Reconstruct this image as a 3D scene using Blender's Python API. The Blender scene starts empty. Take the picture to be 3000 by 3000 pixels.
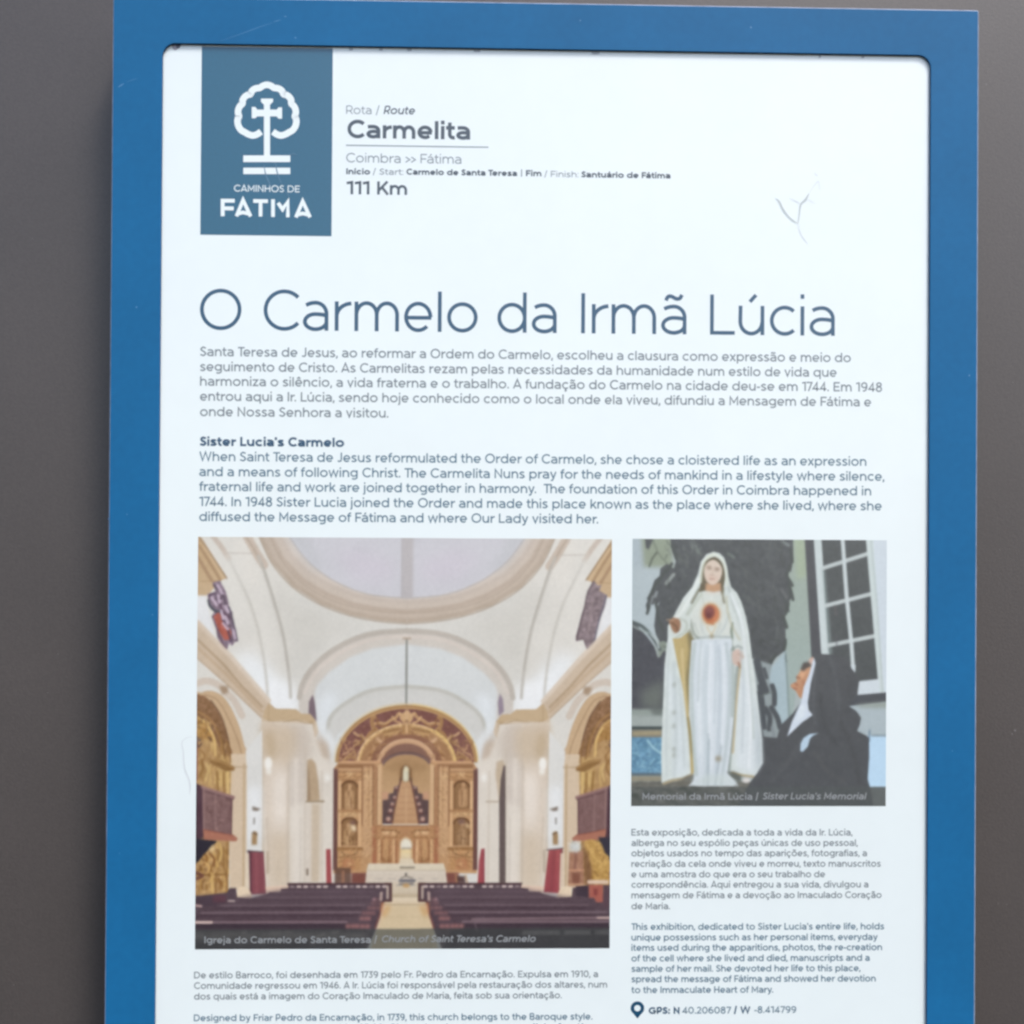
import bpy, math, random
import numpy as np

random.seed(7)
rng = np.random.default_rng(7)
scene = bpy.context.scene
C = scene.collection
R_ = math.radians

# ---------------------------------------------------------------- camera
CAM_F = 2900.0          # focal length in pixels of a 3000 px wide picture
CAM_D = 0.80            # metres from the face of the sign
ROT = (0.00496799, -0.02032562, 0.00638796)
def _rot(p):
    rx, ry, rz = p
    cx, sx, cy, sy, cz, sz = math.cos(rx), math.sin(rx), math.cos(ry), math.sin(ry), math.cos(rz), math.sin(rz)
    X = np.array([[1, 0, 0], [0, cx, -sx], [0, sx, cx]])
    Y = np.array([[cy, 0, sy], [0, 1, 0], [-sy, 0, cy]])
    Z = np.array([[cz, -sz, 0], [sz, cz, 0], [0, 0, 1]])
    return X @ Y @ Z
RM = _rot(ROT)
cam_data = bpy.data.cameras.new('camera')
cam = bpy.data.objects.new('camera', cam_data)
C.objects.link(cam)
cam_data.sensor_width = 36.0
cam_data.lens = CAM_F / 3000 * 36.0
cam_data.clip_start = 0.01
cam_data.clip_end = 200.0
from mathutils import Matrix
# the sign stands upright in the XZ plane and faces -Y
W = np.array([[1, 0, 0], [0, 0, -1], [0, 1, 0]]) @ RM
m = Matrix([[*W[0], 0], [*W[1], -CAM_D], [*W[2], 0], [0, 0, 0, 1]])
cam.matrix_world = m
cam_data.dof.use_dof = False
scene.camera = cam

# ---------------------------------------------------------------- light
SUN_EL, SUN_AZ = R_(57), R_(141)
world = bpy.data.worlds.new("World")
scene.world = world
world.use_nodes = True
wn = world.node_tree
sky = wn.nodes.new('ShaderNodeTexSky')
sky.sky_type = 'NISHITA'
sky.sun_disc = False
sky.sun_elevation = SUN_EL
sky.sun_rotation = SUN_AZ
sky.air_density = 1.0
sky.dust_density = 2.6
sky.ozone_density = 1.0
bg = wn.nodes['Background']
wn.links.new(sky.outputs[0], bg.inputs[0])
bg.inputs[1].default_value = 0.125
sd = bpy.data.lights.new('sun', 'SUN')
sd.energy = 1.5
sd.angle = R_(14)
sd.color = (1.0, 0.965, 0.92)
sun = bpy.data.objects.new('sun', sd)
C.objects.link(sun)
from mathutils import Vector
sdir = Vector((math.sin(SUN_AZ) * math.cos(SUN_EL), math.cos(SUN_AZ) * math.cos(SUN_EL), math.sin(SUN_EL)))
sun.rotation_euler = sdir.to_track_quat('Z', 'Y').to_euler()
sun.location = sdir * 5
scene.view_settings.view_transform = 'Standard'
scene.view_settings.look = 'None'
scene.view_settings.gamma = 1.0
scene.view_settings.exposure = 1.00
scene.cycles.filter_width = 2.7

# ---------------------------------------------------------------- helpers
def pt(px, py, depth=0.0):
    """A measured spot of the layout -> x, z on the upright plane y = depth."""
    d = RM @ np.array([(px - 1500) / CAM_F, -(py - 1500) / CAM_F, -1.0])
    t = -(CAM_D + depth) / d[2]
    return d[0] * t, d[1] * t

def lin(c):
    c = np.asarray(c, float) / 255.0
    return np.where(c <= 0.04045, c / 12.92, ((c + 0.055) / 1.055) ** 2.4)

K_GAIN = np.array([1.10, 1.14, 1.17])
G_GLOSS = np.array([0.022, 0.024, 0.027])
def ink(c):
    """reflectance of a print whose daylight appearance is the 8-bit colour c"""
    return np.clip((lin(c) - G_GLOSS) / K_GAIN, 0.004, 0.93)

def empty(name, loc=(0, 0, 0), parent=None):
    o = bpy.data.objects.new(name, None)
    o.location = loc
    o.empty_display_size = 0.05
    C.objects.link(o)
    if parent: o.parent = parent
    return o

def link(name, mesh, mat, parent=None, label=None):
    o = bpy.data.objects.new(name, mesh)
    C.objects.link(o)
    for mm in (mat if isinstance(mat, (list, tuple)) else [mat]):
        mesh.materials.append(mm)
    if parent: o.parent = parent
    if label: o['label'] = label
    return o

def mesh_of(name, verts, faces, mats=None, smooth=False):
    me = bpy.data.meshes.new(name)
    me.from_pydata([tuple(map(float, v)) for v in verts], [], faces)
    if mats is not None:
        me.polygons.foreach_set('material_index', mats)
    if smooth:
        me.polygons.foreach_set('use_smooth', [True] * len(faces))
    me.update()
    return me

# ---------------------------------------------------------------- materials
def principled(name, base, rough=0.5, spec=0.5, coat=0.0, coat_rough=0.3):
    mt = bpy.data.materials.new(name)
    mt.use_nodes = True
    b = mt.node_tree.nodes['Principled BSDF']
    b.inputs['Base Color'].default_value = (*[float(x) for x in base], 1)
    b.inputs['Roughness'].default_value = rough
    b.inputs['Specular IOR Level'].default_value = spec
    b.inputs['Coat Weight'].default_value = coat
    b.inputs['Coat Roughness'].default_value = coat_rough
    b.inputs['Coat IOR'].default_value = 1.7
    return mt, b

def noise_mix(mt, b, base, amp, scale, detail=4, rough_amp=0.0, seed=0.0, stretch=(1, 1, 1)):
    """uneven base colour: base * (1 +- amp), at object scale"""
    nt = mt.node_tree
    tc = nt.nodes.new('ShaderNodeTexCoord')
    mp = nt.nodes.new('ShaderNodeMapping')
    mp.inputs['Location'].default_value = (seed, seed * 0.7, seed * 1.3)
    mp.inputs['Scale'].default_value = stretch
    nz = nt.nodes.new('ShaderNodeTexNoise')
    nz.inputs['Scale'].default_value = scale
    nz.inputs['Detail'].default_value = detail
    nt.links.new(tc.outputs['Object'], mp.inputs['Vector'])
    nt.links.new(mp.outputs[0], nz.inputs['Vector'])
    mr = nt.nodes.new('ShaderNodeMapRange')
    mr.inputs['From Min'].default_value = 0.25
    mr.inputs['From Max'].default_value = 0.75
    mr.inputs['To Min'].default_value = 1 - amp
    mr.inputs['To Max'].default_value = 1 + amp
    nt.links.new(nz.outputs['Fac'], mr.inputs['Value'])
    vm = nt.nodes.new('ShaderNodeVectorMath'); vm.operation = 'SCALE'
    src = b.inputs['Base Color'].links[0].from_socket if b.inputs['Base Color'].links else None
    if src: nt.links.new(src, vm.inputs[0])
    else: vm.inputs[0].default_value = [float(x) for x in base]
    nt.links.new(mr.outputs[0], vm.inputs['Scale'])
    nt.links.new(vm.outputs[0], b.inputs['Base Color'])
    return nz, mp

def add_bump(mt, b, scale, strength, dist, detail=3, stretch=(1, 1, 1)):
    nt = mt.node_tree
    tc = nt.nodes.new('ShaderNodeTexCoord')
    mp = nt.nodes.new('ShaderNodeMapping')
    mp.inputs['Scale'].default_value = stretch
    nz = nt.nodes.new('ShaderNodeTexNoise')
    nz.inputs['Scale'].default_value = scale
    nz.inputs['Detail'].default_value = detail
    bp = nt.nodes.new('ShaderNodeBump')
    bp.inputs['Strength'].default_value = strength
    bp.inputs['Distance'].default_value = dist
    nt.links.new(tc.outputs['Object'], mp.inputs['Vector'])
    nt.links.new(mp.outputs[0], nz.inputs['Vector'])
    nt.links.new(nz.outputs['Fac'], bp.inputs['Height'])
    nt.links.new(bp.outputs[0], b.inputs['Normal'])

PRINT_GLOSS = dict(rough=0.45, spec=0.3, coat=1.0, coat_rough=0.30)
_inks = {}
def ink_mat(name, rgb):
    if name not in _inks:
        mt, b = principled(name, ink(rgb), **PRINT_GLOSS)
        noise_mix(mt, b, ink(rgb), 0.06, 420, seed=3.0)
        _inks[name] = mt
    return _inks[name]

WALL_BASE = np.array([0.070, 0.059, 0.054])
wall_mat, wb = principled('grey_brown_powder_coat', WALL_BASE, rough=0.5, spec=0.3, coat=0.55, coat_rough=0.5)
noise_mix(wall_mat, wb, WALL_BASE, 0.09, 7, detail=6)
noise_mix(wall_mat, wb, WALL_BASE, 0.12, 420, detail=3, seed=2.0)
add_bump(wall_mat, wb, 520, 0.35, 0.0006, detail=2)

BLUE_BASE = np.array([0.007, 0.124, 0.290])
blue_mat, bb = principled('blue_lacquer', BLUE_BASE, rough=0.6, spec=0.25, coat=0.0, coat_rough=0.4)
noise_mix(blue_mat, bb, BLUE_BASE, 0.08, 11, detail=6)
noise_mix(blue_mat, bb, BLUE_BASE, 0.05, 160, detail=3, seed=4.0)
add_bump(blue_mat, bb, 60, 0.04, 0.0008, detail=3)
edge_mat, eb = principled('pale_blue_edge', (0.34, 0.40, 0.52), rough=0.5)  # paler grey-blue on the outer chamfer and side of the frame plate
noise_mix(edge_mat, eb, (0.34, 0.40, 0.52), 0.35, 90, detail=4)
cut_mat, cb = principled('dark_blue_cut_edge', (0.012, 0.05, 0.13), rough=0.6)
noise_mix(cut_mat, cb, (0.012, 0.05, 0.13), 0.3, 60)
box_mat, xb = principled('dark_backing_metal', (0.03, 0.03, 0.032), rough=0.6)
noise_mix(box_mat, xb, (0.03, 0.03, 0.032), 0.2, 40)

PAPER = np.array([0.80, 0.865, 0.85])
paper_mat, pb = principled('white_print_sheet', PAPER, **PRINT_GLOSS)
noise_mix(paper_mat, pb, PAPER, 0.018, 9, detail=6)
noise_mix(paper_mat, pb, PAPER, 0.008, 60, detail=3, seed=5.0)
add_bump(paper_mat, pb, 25, 0.06, 0.001, detail=3)

photo_mat, fb = principled('printed_photograph', (1, 1, 1), **PRINT_GLOSS)
va = photo_mat.node_tree.nodes.new('ShaderNodeVertexColor')
va.layer_name = 'print'
photo_mat.node_tree.links.new(va.outputs[0], fb.inputs['Base Color'])
# ---------------------------------------------------------------- wall and sign body
SHEET = 0.0024          # how far the printed sheet lies behind the face of the frame
WALL_Y = 0.042
def rrect(x0, x1, z0, z1, r, K=8):
    P = []
    for cx, cz, a0 in ((x1 - r, z1 - r, 0), (x0 + r, z1 - r, 90), (x0 + r, z0 + r, 180), (x1 - r, z0 + r, 270)):
        for k in range(K + 1):
            a = R_(a0 + 90 * k / K)
            P.append((cx + r * math.cos(a), cz + r * math.sin(a)))
    return P

# wall: one large sheet with a soft unevenness
g = 48
xs = np.linspace(-2.5, 2.5, g); zs = np.linspace(-2.0, 2.0, g)
vv = [(x, WALL_Y + 0.0006 * math.sin(2.1 * x + 1) * math.cos(1.7 * z), z) for z in zs for x in xs]
ff = [(j * g + i, j * g + i + 1, (j + 1) * g + i + 1, (j + 1) * g + i) for j in range(g - 1) for i in range(g - 1)]
wall = link('wall', mesh_of('wall', vv, ff, smooth=True), wall_mat)
wall['label'] = 'dark grey brown painted metal wall behind the blue framed sign'
wall['category'] = 'wall'

sign = empty('information_sign', (0.0435, 0.0, 0.0))
sign['label'] = 'blue framed white information board with teal title, mounted on the grey brown wall'
sign['category'] = 'information board'
INV = sign.matrix_basis.inverted()

def part(name, mesh, mat, parent=None, label=None):
    o = link(name, mesh, mat, parent or sign, label)
    if parent is None:
        o.matrix_parent_inverse = Matrix.Translation(-Vector(sign.location))
    return o

OX0, OX1, OZ0, OZ1 = -0.3073, 0.3960, -0.640, 0.4172
IX0, IX1, IZ0, IZ1 = -0.2673, 0.3563, -0.600, 0.3794
e = 0.0009
rings = [  # x0,x1,z0,z1,r,y   from the back of the window to the back of the outer edge
    (IX0, IX1, IZ0, IZ1, 0.0105, 0.0021),
    (IX0, IX1, IZ0, IZ1, 0.0105, 0.0003),
    (IX0 - .0003, IX1 + .0003, IZ0 - .0003, IZ1 + .0003, 0.0108, 0.0),
    (OX0 + e, OX1 - e, OZ0 + e, OZ1 - e, 0.0012, 0.0),
    (OX0, OX1, OZ0, OZ1, 0.0018, e),
    (OX0, OX1, OZ0, OZ1, 0.0018, 0.0021),
    (IX0, IX1, IZ0, IZ1, 0.0105, 0.0021)]
V, Fc, Mi = [], [], []
for x0, x1, z0, z1, r, y in rings[:-1]:
    V += [(px, y, pz) for px, pz in rrect(x0, x1, z0, z1, r)]
n = len(V) // 6
for k in range(6):
    k2 = (k + 1) % 6
    for i in range(n):
        j = (i + 1) % n
        Fc.append((k * n + i, k * n + j, k2 * n + j, k2 * n + i))
        Mi.append({0: 2, 1: 0, 2: 0, 3: 1, 4: 1, 5: 2}[k])
part('frame', mesh_of('frame', V, Fc, Mi), [blue_mat, edge_mat, cut_mat])

def slab(x0, x1, z0, z1, y0, y1, r=0.002):
    P = rrect(x0, x1, z0, z1, r, 4)
    n = len(P)
    V = [(a, y0, b) for a, b in P] + [(a, y1, b) for a, b in P]
    F = [tuple(range(n))[::-1], tuple(range(n, 2 * n))] + [(i, (i + 1) % n, n + (i + 1) % n, n + i) for i in range(n)]
    return mesh_of('slab', V, F)

bx = 0.003
part('backing_box', slab(OX0 + bx, OX1 - bx, OZ0 + bx, OZ1 - bx, SHEET + 0.0026, WALL_Y - 0.0008), box_mat)
sheet = part('print_panel', slab(IX0 - 0.006, IX1 + 0.006, IZ0 - 0.006, IZ1 + 0.006, SHEET, SHEET + 0.002), paper_mat)

# ---- flat printed marks on the sheet
LAYER = 0.00006
class Print:
    """collects flat ribbons and polygons that lie on the sheet"""
    def __init__(self, level=1):
        self.V, self.F, self.y = [], [], SHEET - LAYER * level
    def poly(self, pts, dy=0.0):
        b = len(self.V)
        self.V += [(x, self.y - dy, z) for x, z in pts]
        # wind so that the face looks to -Y
        a = sum(pts[i][0] * pts[(i + 1) % len(pts)][1] - pts[(i + 1) % len(pts)][0] * pts[i][1] for i in range(len(pts)))
        idx = list(range(b, b + len(pts)))
        self.F.append(tuple(idx if a > 0 else idx[::-1]))
    def ribbon(self, P, w, dy=0.0, closed=False):
        P = np.asarray(P, float)
        if closed: P = np.vstack([P, P[:1]])
        keep = np.r_[True, np.hypot(*(np.diff(P, axis=0).T)) > 1e-7]
        P = P[keep]
        n = len(P)
        if n < 2: return
        D = np.diff(P, axis=0); D /= np.hypot(D[:, 0], D[:, 1])[:, None]
        N = np.stack([-D[:, 1], D[:, 0]], 1)
        nn = np.vstack([N[:1], N[:-1] + N[1:], N[-1:]])
        if closed: nn[0] = nn[-1] = N[0] + N[-1]
        L = np.hypot(nn[:, 0], nn[:, 1])[:, None]; L[L < 1e-6] = 1
        nn = nn / L
        ref = np.vstack([N[:1], N])
        cosv = np.clip((nn * ref).sum(1), 0.42, 1)[:, None]
        w = np.broadcast_to(np.asarray(w, float), (n,)) if np.ndim(w) == 0 else np.asarray(w, float)[keep] if len(w) == len(keep) else np.interp(np.linspace(0, 1, n), np.linspace(0, 1, len(w)), w)
        off = nn / cosv * (w / 2)[:, None]
        b = len(self.V)
        for p in P - off: self.V.append((p[0], self.y - dy, p[1]))
        for p in P + off: self.V.append((p[0], self.y - dy, p[1]))
        for i in range(n - 1):
            self.F.append((b + i, b + i + 1, b + n + i + 1, b + n + i))
    def build(self, name, mat, label=None):
        return link(name, mesh_of(name, self.V, self.F), mat, sheet, label)

def lay(px, py): return pt(px, py, SHEET)

def catmull(P, n=8, closed=False):
    P = np.asarray(P, float)
    Q = np.vstack([P[-1:], P, P[:2]]) if closed else np.vstack([2 * P[0] - P[1], P, 2 * P[-1] - P[-2]])
    out = []
    for i in range(len(Q) - 3):
        p0, p1, p2, p3 = Q[i:i + 4]
        for t in np.linspace(0, 1, n, endpoint=False):
            out.append(0.5 * ((2 * p1) + (-p0 + p2) * t + (2 * p0 - 5 * p1 + 4 * p2 - p3) * t * t + (-p0 + 3 * p1 - 3 * p2 + p3) * t ** 3))
    if not closed: out.append(P[-1])
    return np.array(out)
# ---------------------------------------------------------------- a drawn geometric sans (cap height = 1)
XH = 0.73
def arc(cx, cy, rx, ry, a0, a1, n):
    k = max(2, int(abs(a1 - a0) / 90 * n) + 1)
    a = np.radians(np.linspace(a0, a1, k))
    return [(cx + rx * math.cos(v), cy + ry * math.sin(v)) for v in a]
def quad(p0, p1, p2, n):
    return [((1 - t) ** 2 * p0[0] + 2 * t * (1 - t) * p1[0] + t * t * p2[0], (1 - t) ** 2 * p0[1] + 2 * t * (1 - t) * p1[1] + t * t * p2[1]) for t in np.linspace(0, 1, n + 1)]

ST, RD, DG = 0.085, 0.055, 0.02      # side bearings: stem, round, diagonal
def glyph(c, t, n=5):
    """-> lsb, width, rsb, strokes (polylines of the centre line); t = stroke width"""
    h = t / 2; X = XH; o = 0.012
    bw = 0.10 * max(0, (t - .09) / .12)          # bold letters are a little wider
    def stem(x, y0, y1): return [(x, y0), (x, y1)]
    if c == ' ': return 0, 0.36, 0, []
    if c in 'bdpq':
        w = .74 + bw
        r = (w - t) / 2 + h * .3
        rx, ry = (w - t) / 2, (X - t) / 2 + o
        ring = arc(w / 2, X / 2, rx, ry, 0, 360, n)
        if c == 'b': return ST, w, RD, [stem(h, 0, 1), ring]
        if c == 'p': return ST, w, RD, [stem(h, -.26, X), ring]
        if c == 'd': return RD, w, ST, [stem(w - h, 0, 1), ring]
        return RD, w, ST, [stem(w - h, -.26, X), ring]
    if c == 'g':
        w = .72 + bw
        ring = arc(w / 2, X / 2 + .02, (w - t) / 2, (X - .04 - t) / 2 + o, 0, 360, n)
        hook = [(w - h, X), (w - h, -.03)] + arc(w / 2, -.03, w / 2 - h, .24 - h, 0, -130, n)
        return RD, w, ST, [ring, hook]
    if c == 'o': w = .76 + bw; return RD, w, RD, [arc(w / 2, X / 2, (w - t) / 2, (X - t) / 2 + o, 0, 360, n)]
    if c in ('c', 'ç'):
        w = .66 + bw; rx = .37 - h + bw / 2
        s = [arc(.37 + bw / 2, X / 2, rx, (X - t) / 2 + o, 46, 314, n)]
        if c == 'ç': s.append([(.38, 0), (.37, -.09), (.43, -.13), (.40, -.21), (.28, -.21)])
        return RD, w, .02, s
    if c == 'e':
        w = .70 + bw
        s = [[(w - h * .6, X / 2 - .01)] + arc(w / 2, X / 2, (w - t) / 2, (X - t) / 2 + o, 4, 316, n), [(h, X / 2 - .02), (w - h * .5, X / 2 - .02)]]
        return RD, w, RD, s
    if c == 'a':
        w = .63 + bw; cx = .31 + bw / 2; bt = .44 + h * .35
        s = [quad((.075, X - .10), (.19, X - h + .01), (cx, X - h + .01), 3) + arc(cx, .42, w - h - cx, X - h - .41, 90, 0, n) + [(w - h, 0)]]
        yc, ry = (bt - h + h - o) / 2, (bt - t + o) / 2 + .0
        s.append(quad((w - h, bt - h - .035), (w * .72, bt - h), (cx, bt - h), 3) + arc(cx, (bt - h + h - o) / 2, cx - h, (bt - t + o) / 2, 90, 270, n) + arc(cx, h - o + .19, w - h - cx, .19, 270, 350, n))
        return .05, w, ST - .01, s
    if c in 'nhm':
        w = .64 + bw
        top = 1 if c == 'h' else X
        a1 = arc(w / 2 + .005, X - h - .29, w / 2 - h, .29 + o, 175, 0, n) + [(w - h, 0)]
        if c != 'm': return ST, w, ST - .01, [stem(h, 0, top), a1]
        w1 = .60 + bw * .8
        a1 = arc(w1 / 2, X - h - .28, w1 / 2 - h, .28 + o, 175, 0, n) + [(w1 - h, 0)]
        W2 = 2 * w1 - t
        a2 = [(p[0] + w1 - t, p[1]) for p in a1]
        return ST, W2, ST - .01, [stem(h, 0, X), a1, a2]
    if c == 'u':
        w = .64 + bw
        return ST - .01, w, ST, [stem(w - h, 0, X), [(h, X)] + arc(w / 2 - .005, h + .29, w / 2 - h, .29 + o, 180, 355, n)]
    if c == 'r': w = .41 + bw * .6; return ST, w, -.005, [stem(h, 0, X), arc(w + .02, .36, w + .02 - h, X - h - .36, 175, 93, n)]
    if c == 'l': return ST, t, ST, [stem(h, 0, 1)]
    if c in 'ij':
        d = max(min(t * 1.12, .21), .11)
        s = [stem(h, 0, X)] if c == 'i' else [[(h, X), (h, -.1)] + arc(h - .14, -.1, .14, .15 - h * .3, 0, -95, n)]
        s.append([(h, 1.03 - d * 1.02), (h, 1.03)])
        return ST, t, ST, s
    if c == 'ı': return ST, t, ST, [stem(h, 0, X)]
    if c == 't':
        w = .42 + bw * .5; x = .14 + h * .5
        return .02, w, .02, [[(x, .93), (x, h + .17)] + arc(x + .19, h + .17, .19, .17 + o * .5, 180, 290, n), [(0, X - h), (w - .02, X - h)]]
    if c == 'f':
        w = .42 + bw * .5; x = .13 + h * .5
        return .02, w, -.03, [[(x, 0), (x, .78)] + arc(x + .20, .78, .20, .235 - h, 180, 75, n), [(0, X - h), (w - .03, X - h)]]
    if c == 'k': w = .60 + bw; return ST, w, .0, [stem(h, 0, 1), [(w - h * 1.3, X), (h, .22)], [(w * .42, .40), (w - h * .8, 0)]]
    if c == 's':
        w = .54 + bw; H = X
        return .045, w, .045, [catmull([(w - .07, H - .12), (w * .66, H - h - .005), (w * .42, H - h + o), (h + .02, H * .735), (w * .36, H * .56), (w * .66, H * .46), (w - h, H * .25), (w * .55, h - o), (w * .3, h + .005), (.04, .11)], 3).tolist()]
    if c == 'v': w = .64 + bw; return DG, w, DG, [[(h, X), (w / 2, h * .5), (w - h, X)]]
    if c == 'w': w = 1.02 + bw; return DG, w, DG, [[(h, X), (w * .27, h * .5), (w / 2, X - .02), (w * .73, h * .5), (w - h, X)]]
    if c == 'y': w = .65 + bw; return DG, w, DG, [[(h, X), (w / 2 + .01, h * .8)], [(w - h, X), (w * .44, -.12)] + quad((w * .44, -.12), (w * .36, -.24), (w * .14, -.205), 2)]
    if c == 'x': w = .62 + bw; return DG, w, DG, [[(h, X), (w - h, 0)], [(w - h, X), (h, 0)]]
    if c == 'z': w = .56 + bw; return .05, w, .05, [[(.01, X - h), (w - t * .7, X - h), (t * .7, h), (w, h)]]
    # capitals
    if c == 'O': w = 1.03; return RD, w, RD, [arc(w / 2, .5, (w - t) / 2, .5 - h + o, 0, 360, n + 2)]
    if c == 'C': return RD, .90, .03, [arc(.515, .5, .515 - h, .5 - h + o, 43, 317, n + 1)]
    if c == 'G': return RD, .95, .06, [arc(.515, .5, .515 - h, .5 - h + o, 45, 322, n + 1) + [(.93 - h, .20), (.93 - h, .47), (.55, .47)]]
    if c == 'D': w = .88; return ST, w, RD, [[(h, h), (.40, h)] + arc(.40, .5, w - h - .40, .5 - h, -90, 90, n) + [(h, 1 - h), (h, h)]]
    if c == 'B': w = .72; return ST, w, RD, [[(h, h), (.42, h)] + arc(.42, .265, w - h - .42, .265 - h + h * .5, -90, 90, n) + [(h, .515)], [(.38, .515)] + arc(.40, .755, w - .05 - h - .40, .245 - h + h * .5, -90, 90, n) + [(h, 1 - h), (h, h)]]
    if c == 'E': w = .66; return ST, w, .05, [[(w, 1 - h), (h, 1 - h), (h, h), (w, h)], [(h, .5), (w - .07, .5)]]
    if c == 'F': w = .64; return ST, w, .03, [[(w, 1 - h), (h, 1 - h), (h, 0)], [(h, .47), (w - .07, .47)]]
    if c == 'H': w = .78; return ST, w, ST, [stem(h, 0, 1), stem(w - h, 0, 1), [(h, .5), (w - h, .5)]]
    if c == 'I': return ST, t, ST, [stem(h, 0, 1)]
    if c == 'J': w = .50; return .03, w, ST, [[(w - h, 1), (w - h, .26)] + arc(w / 2 - .02, .26, w / 2 - h + .02, .26 - h + o, 0, -145, n)]
    if c == 'K': w = .76; return ST, w, 0, [stem(h, 0, 1), [(w - h, 1), (h, .28)], [(w * .42, .56), (w - h * .6, 0)]]
    if c == 'L': w = .62; return ST, w, .02, [[(h, 1), (h, h), (w, h)]]
    if c == 'M': w = .88 + bw; return ST, w, ST, [[(h, 0), (h, 1 - h * 1.2), (w / 2, .28), (w - h, 1 - h * 1.2), (w - h, 0)]]
    if c == 'N': w = .78; return ST, w, ST, [[(h, 0), (h, 1 - h), (w - h, h), (w - h, 1)]]
    if c == 'P': w = .70; return ST, w, .03, [[(h, .36), (.38, .36)] + arc(.38, .68, w - h - .38, .32 - h + h * .6, -90, 90, n) + [(h, 1 - h), (h, 0)]]
    if c == 'R': w = .73; return ST, w, .02, [[(h, .37), (.38, .37)] + arc(.38, .685, w - .02 - h - .38, .315 - h + h * .6, -90, 90, n) + [(h, 1 - h), (h, 0)], [(.42, .37), (w - h * .8, 0)]]
    if c == 'S':
        w = .66
        return .045, w, .045, [catmull([(w - .06, .84), (w * .70, .965 - h), (w * .45, 1 - h + o), (h + .03, .745), (w * .34, .57), (w * .68, .45), (w - h, .255), (w * .55, h - o), (w * .28, h + .04), (.03, .16)], 4).tolist()]
    if c == 'T': w = .70; return .02, w, -.06, [[(0, 1 - h), (w, 1 - h)], [(w / 2, 0), (w / 2, 1 - h)]]
    if c == 'U': w = .74; return ST, w, ST, [[(h, 1), (h, .37)] + arc(w / 2, .37, w / 2 - h, .37 - h + o, 180, 360, n) + [(w - h, 1)]]
    if c == 'W': w = 1.30; return DG, w, DG, [[(h, 1), (w * .27, h * .8), (w / 2, .97), (w * .73, h * .8), (w - h, 1)]]
    if c == 'A': w = .90; return .01, w, .01, [[(h * .9, 0), (w / 2, 1 - h * .4), (w - h * .9, 0)], [(w * .17, .27), (w * .83, .27)]]
    # figures
    if c == '0': w = .74; return RD, w, RD, [arc(w / 2, .5, w / 2 - h, .5 - h + o, 0, 360, n + 1)]
    if c == '1': w = .25 + t; return .04, w, .09, [[(w - h, 0), (w - h, 1 - h), (w - h - .04, 1 - h * 1.1), (.0, .93 - h)]]
    if c == '2': w = .62; return .05, w, .05, [arc(.30, .70, .27 - h + .03, .30 - h + o, 155, -38, n) + [(.07, h), (w, h)]]
    if c == '3': w = .62; return .04, w, .05, [[(.05, 1 - h), (w - .08, 1 - h), (w * .45, .60)] + arc(.29, .31, .31 - h, .31 - h + o, 78, -145, n)]
    if c == '4': w = .72; return .03, w, .04, [[(w * .70, 0), (w * .70, 1 - h), (h * 1.2, .25), (w, .25)]]
    if c in '69':
        w = .68; ring = arc(w / 2, .32, w / 2 - h, .32 - h + o, 0, 360, n)
        tail = arc(w * .56, .42, w * .56 - h, .58 - h + o, 195, 70, n)
        if c == '6': return RD, w, RD, [ring, tail]
        return RD, w, RD, [[(w - p[0], 1 - p[1]) for p in ring], [(w - p[0], 1 - p[1]) for p in tail]]
    if c == '7': w = .63; return .04, w, .02, [[(.02, 1 - h), (w - h * .8, 1 - h), (.22, 0)]]
    if c == '8': w = .66; return RD, w, RD, [arc(w / 2, .28, w / 2 - h, .28 - h * .7 + o, 0, 360, n), arc(w / 2, .76, w / 2 - h - .03, .24 - h * .7, 0, 360, n)]
    if c == '.': d = max(t * 1.15, .12); return .06, d, .06, [[(d / 2, 0), (d / 2, d)]]
    if c == ',': d = max(t * 1.1, .12); return .05, d, .05, [[(d * .6, d), (d * .5, 0), (d * .1, -.14)]]
    if c == ':': d = max(t * 1.15, .12); return .06, d, .06, [[(d / 2, 0), (d / 2, d)], [(d / 2, X - d), (d / 2, X)]]
    if c == '/': return .03, .42, .03, [[(h, -.13), (.42 - h, 1.1)]]
    if c == '|': return .10, t, .10, [stem(h, -.15, 1.1)]
    if c == '-': return .05, .34, .05, [[(0, .36), (.34, .36)]]
    if c == '>': return .05, .46, .05, [[(.02, .66), (.44, .37), (.02, .08)]]
    if c == "'": return .05, t, .05, [[(h, .68), (h, 1.0)]]
    raise ValueError(c)

ACC = {'á': ('a', 'acute'), 'é': ('e', 'acute'), 'í': ('ı', 'acute'), 'ó': ('o', 'acute'), 'ú': ('u', 'acute'),
       'ã': ('a', 'tilde'), 'õ': ('o', 'tilde'), 'ê': ('e', 'circ')}
def glyph_acc(c, t, n):
    if c not in ACC: return glyph(c, t, n)
    b, k = ACC[c]
    l, w, r, s = glyph(b, t, n)
    s = list(s); m = w / 2 + .01
    if k == 'acute': s.append([(m - .05, .83), (m + .10, 1.0)])
    if k == 'tilde': s.append(catmull([(m - .21, .84), (m - .16, .93), (m - .08, .945), (m + .05, .885), (m + .14, .90), (m + .19, .985)], 4).tolist())
    if k == 'circ': s.append([(m - .17, .83), (m, .98), (m + .17, .83)])
    return l, w, r, s

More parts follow.
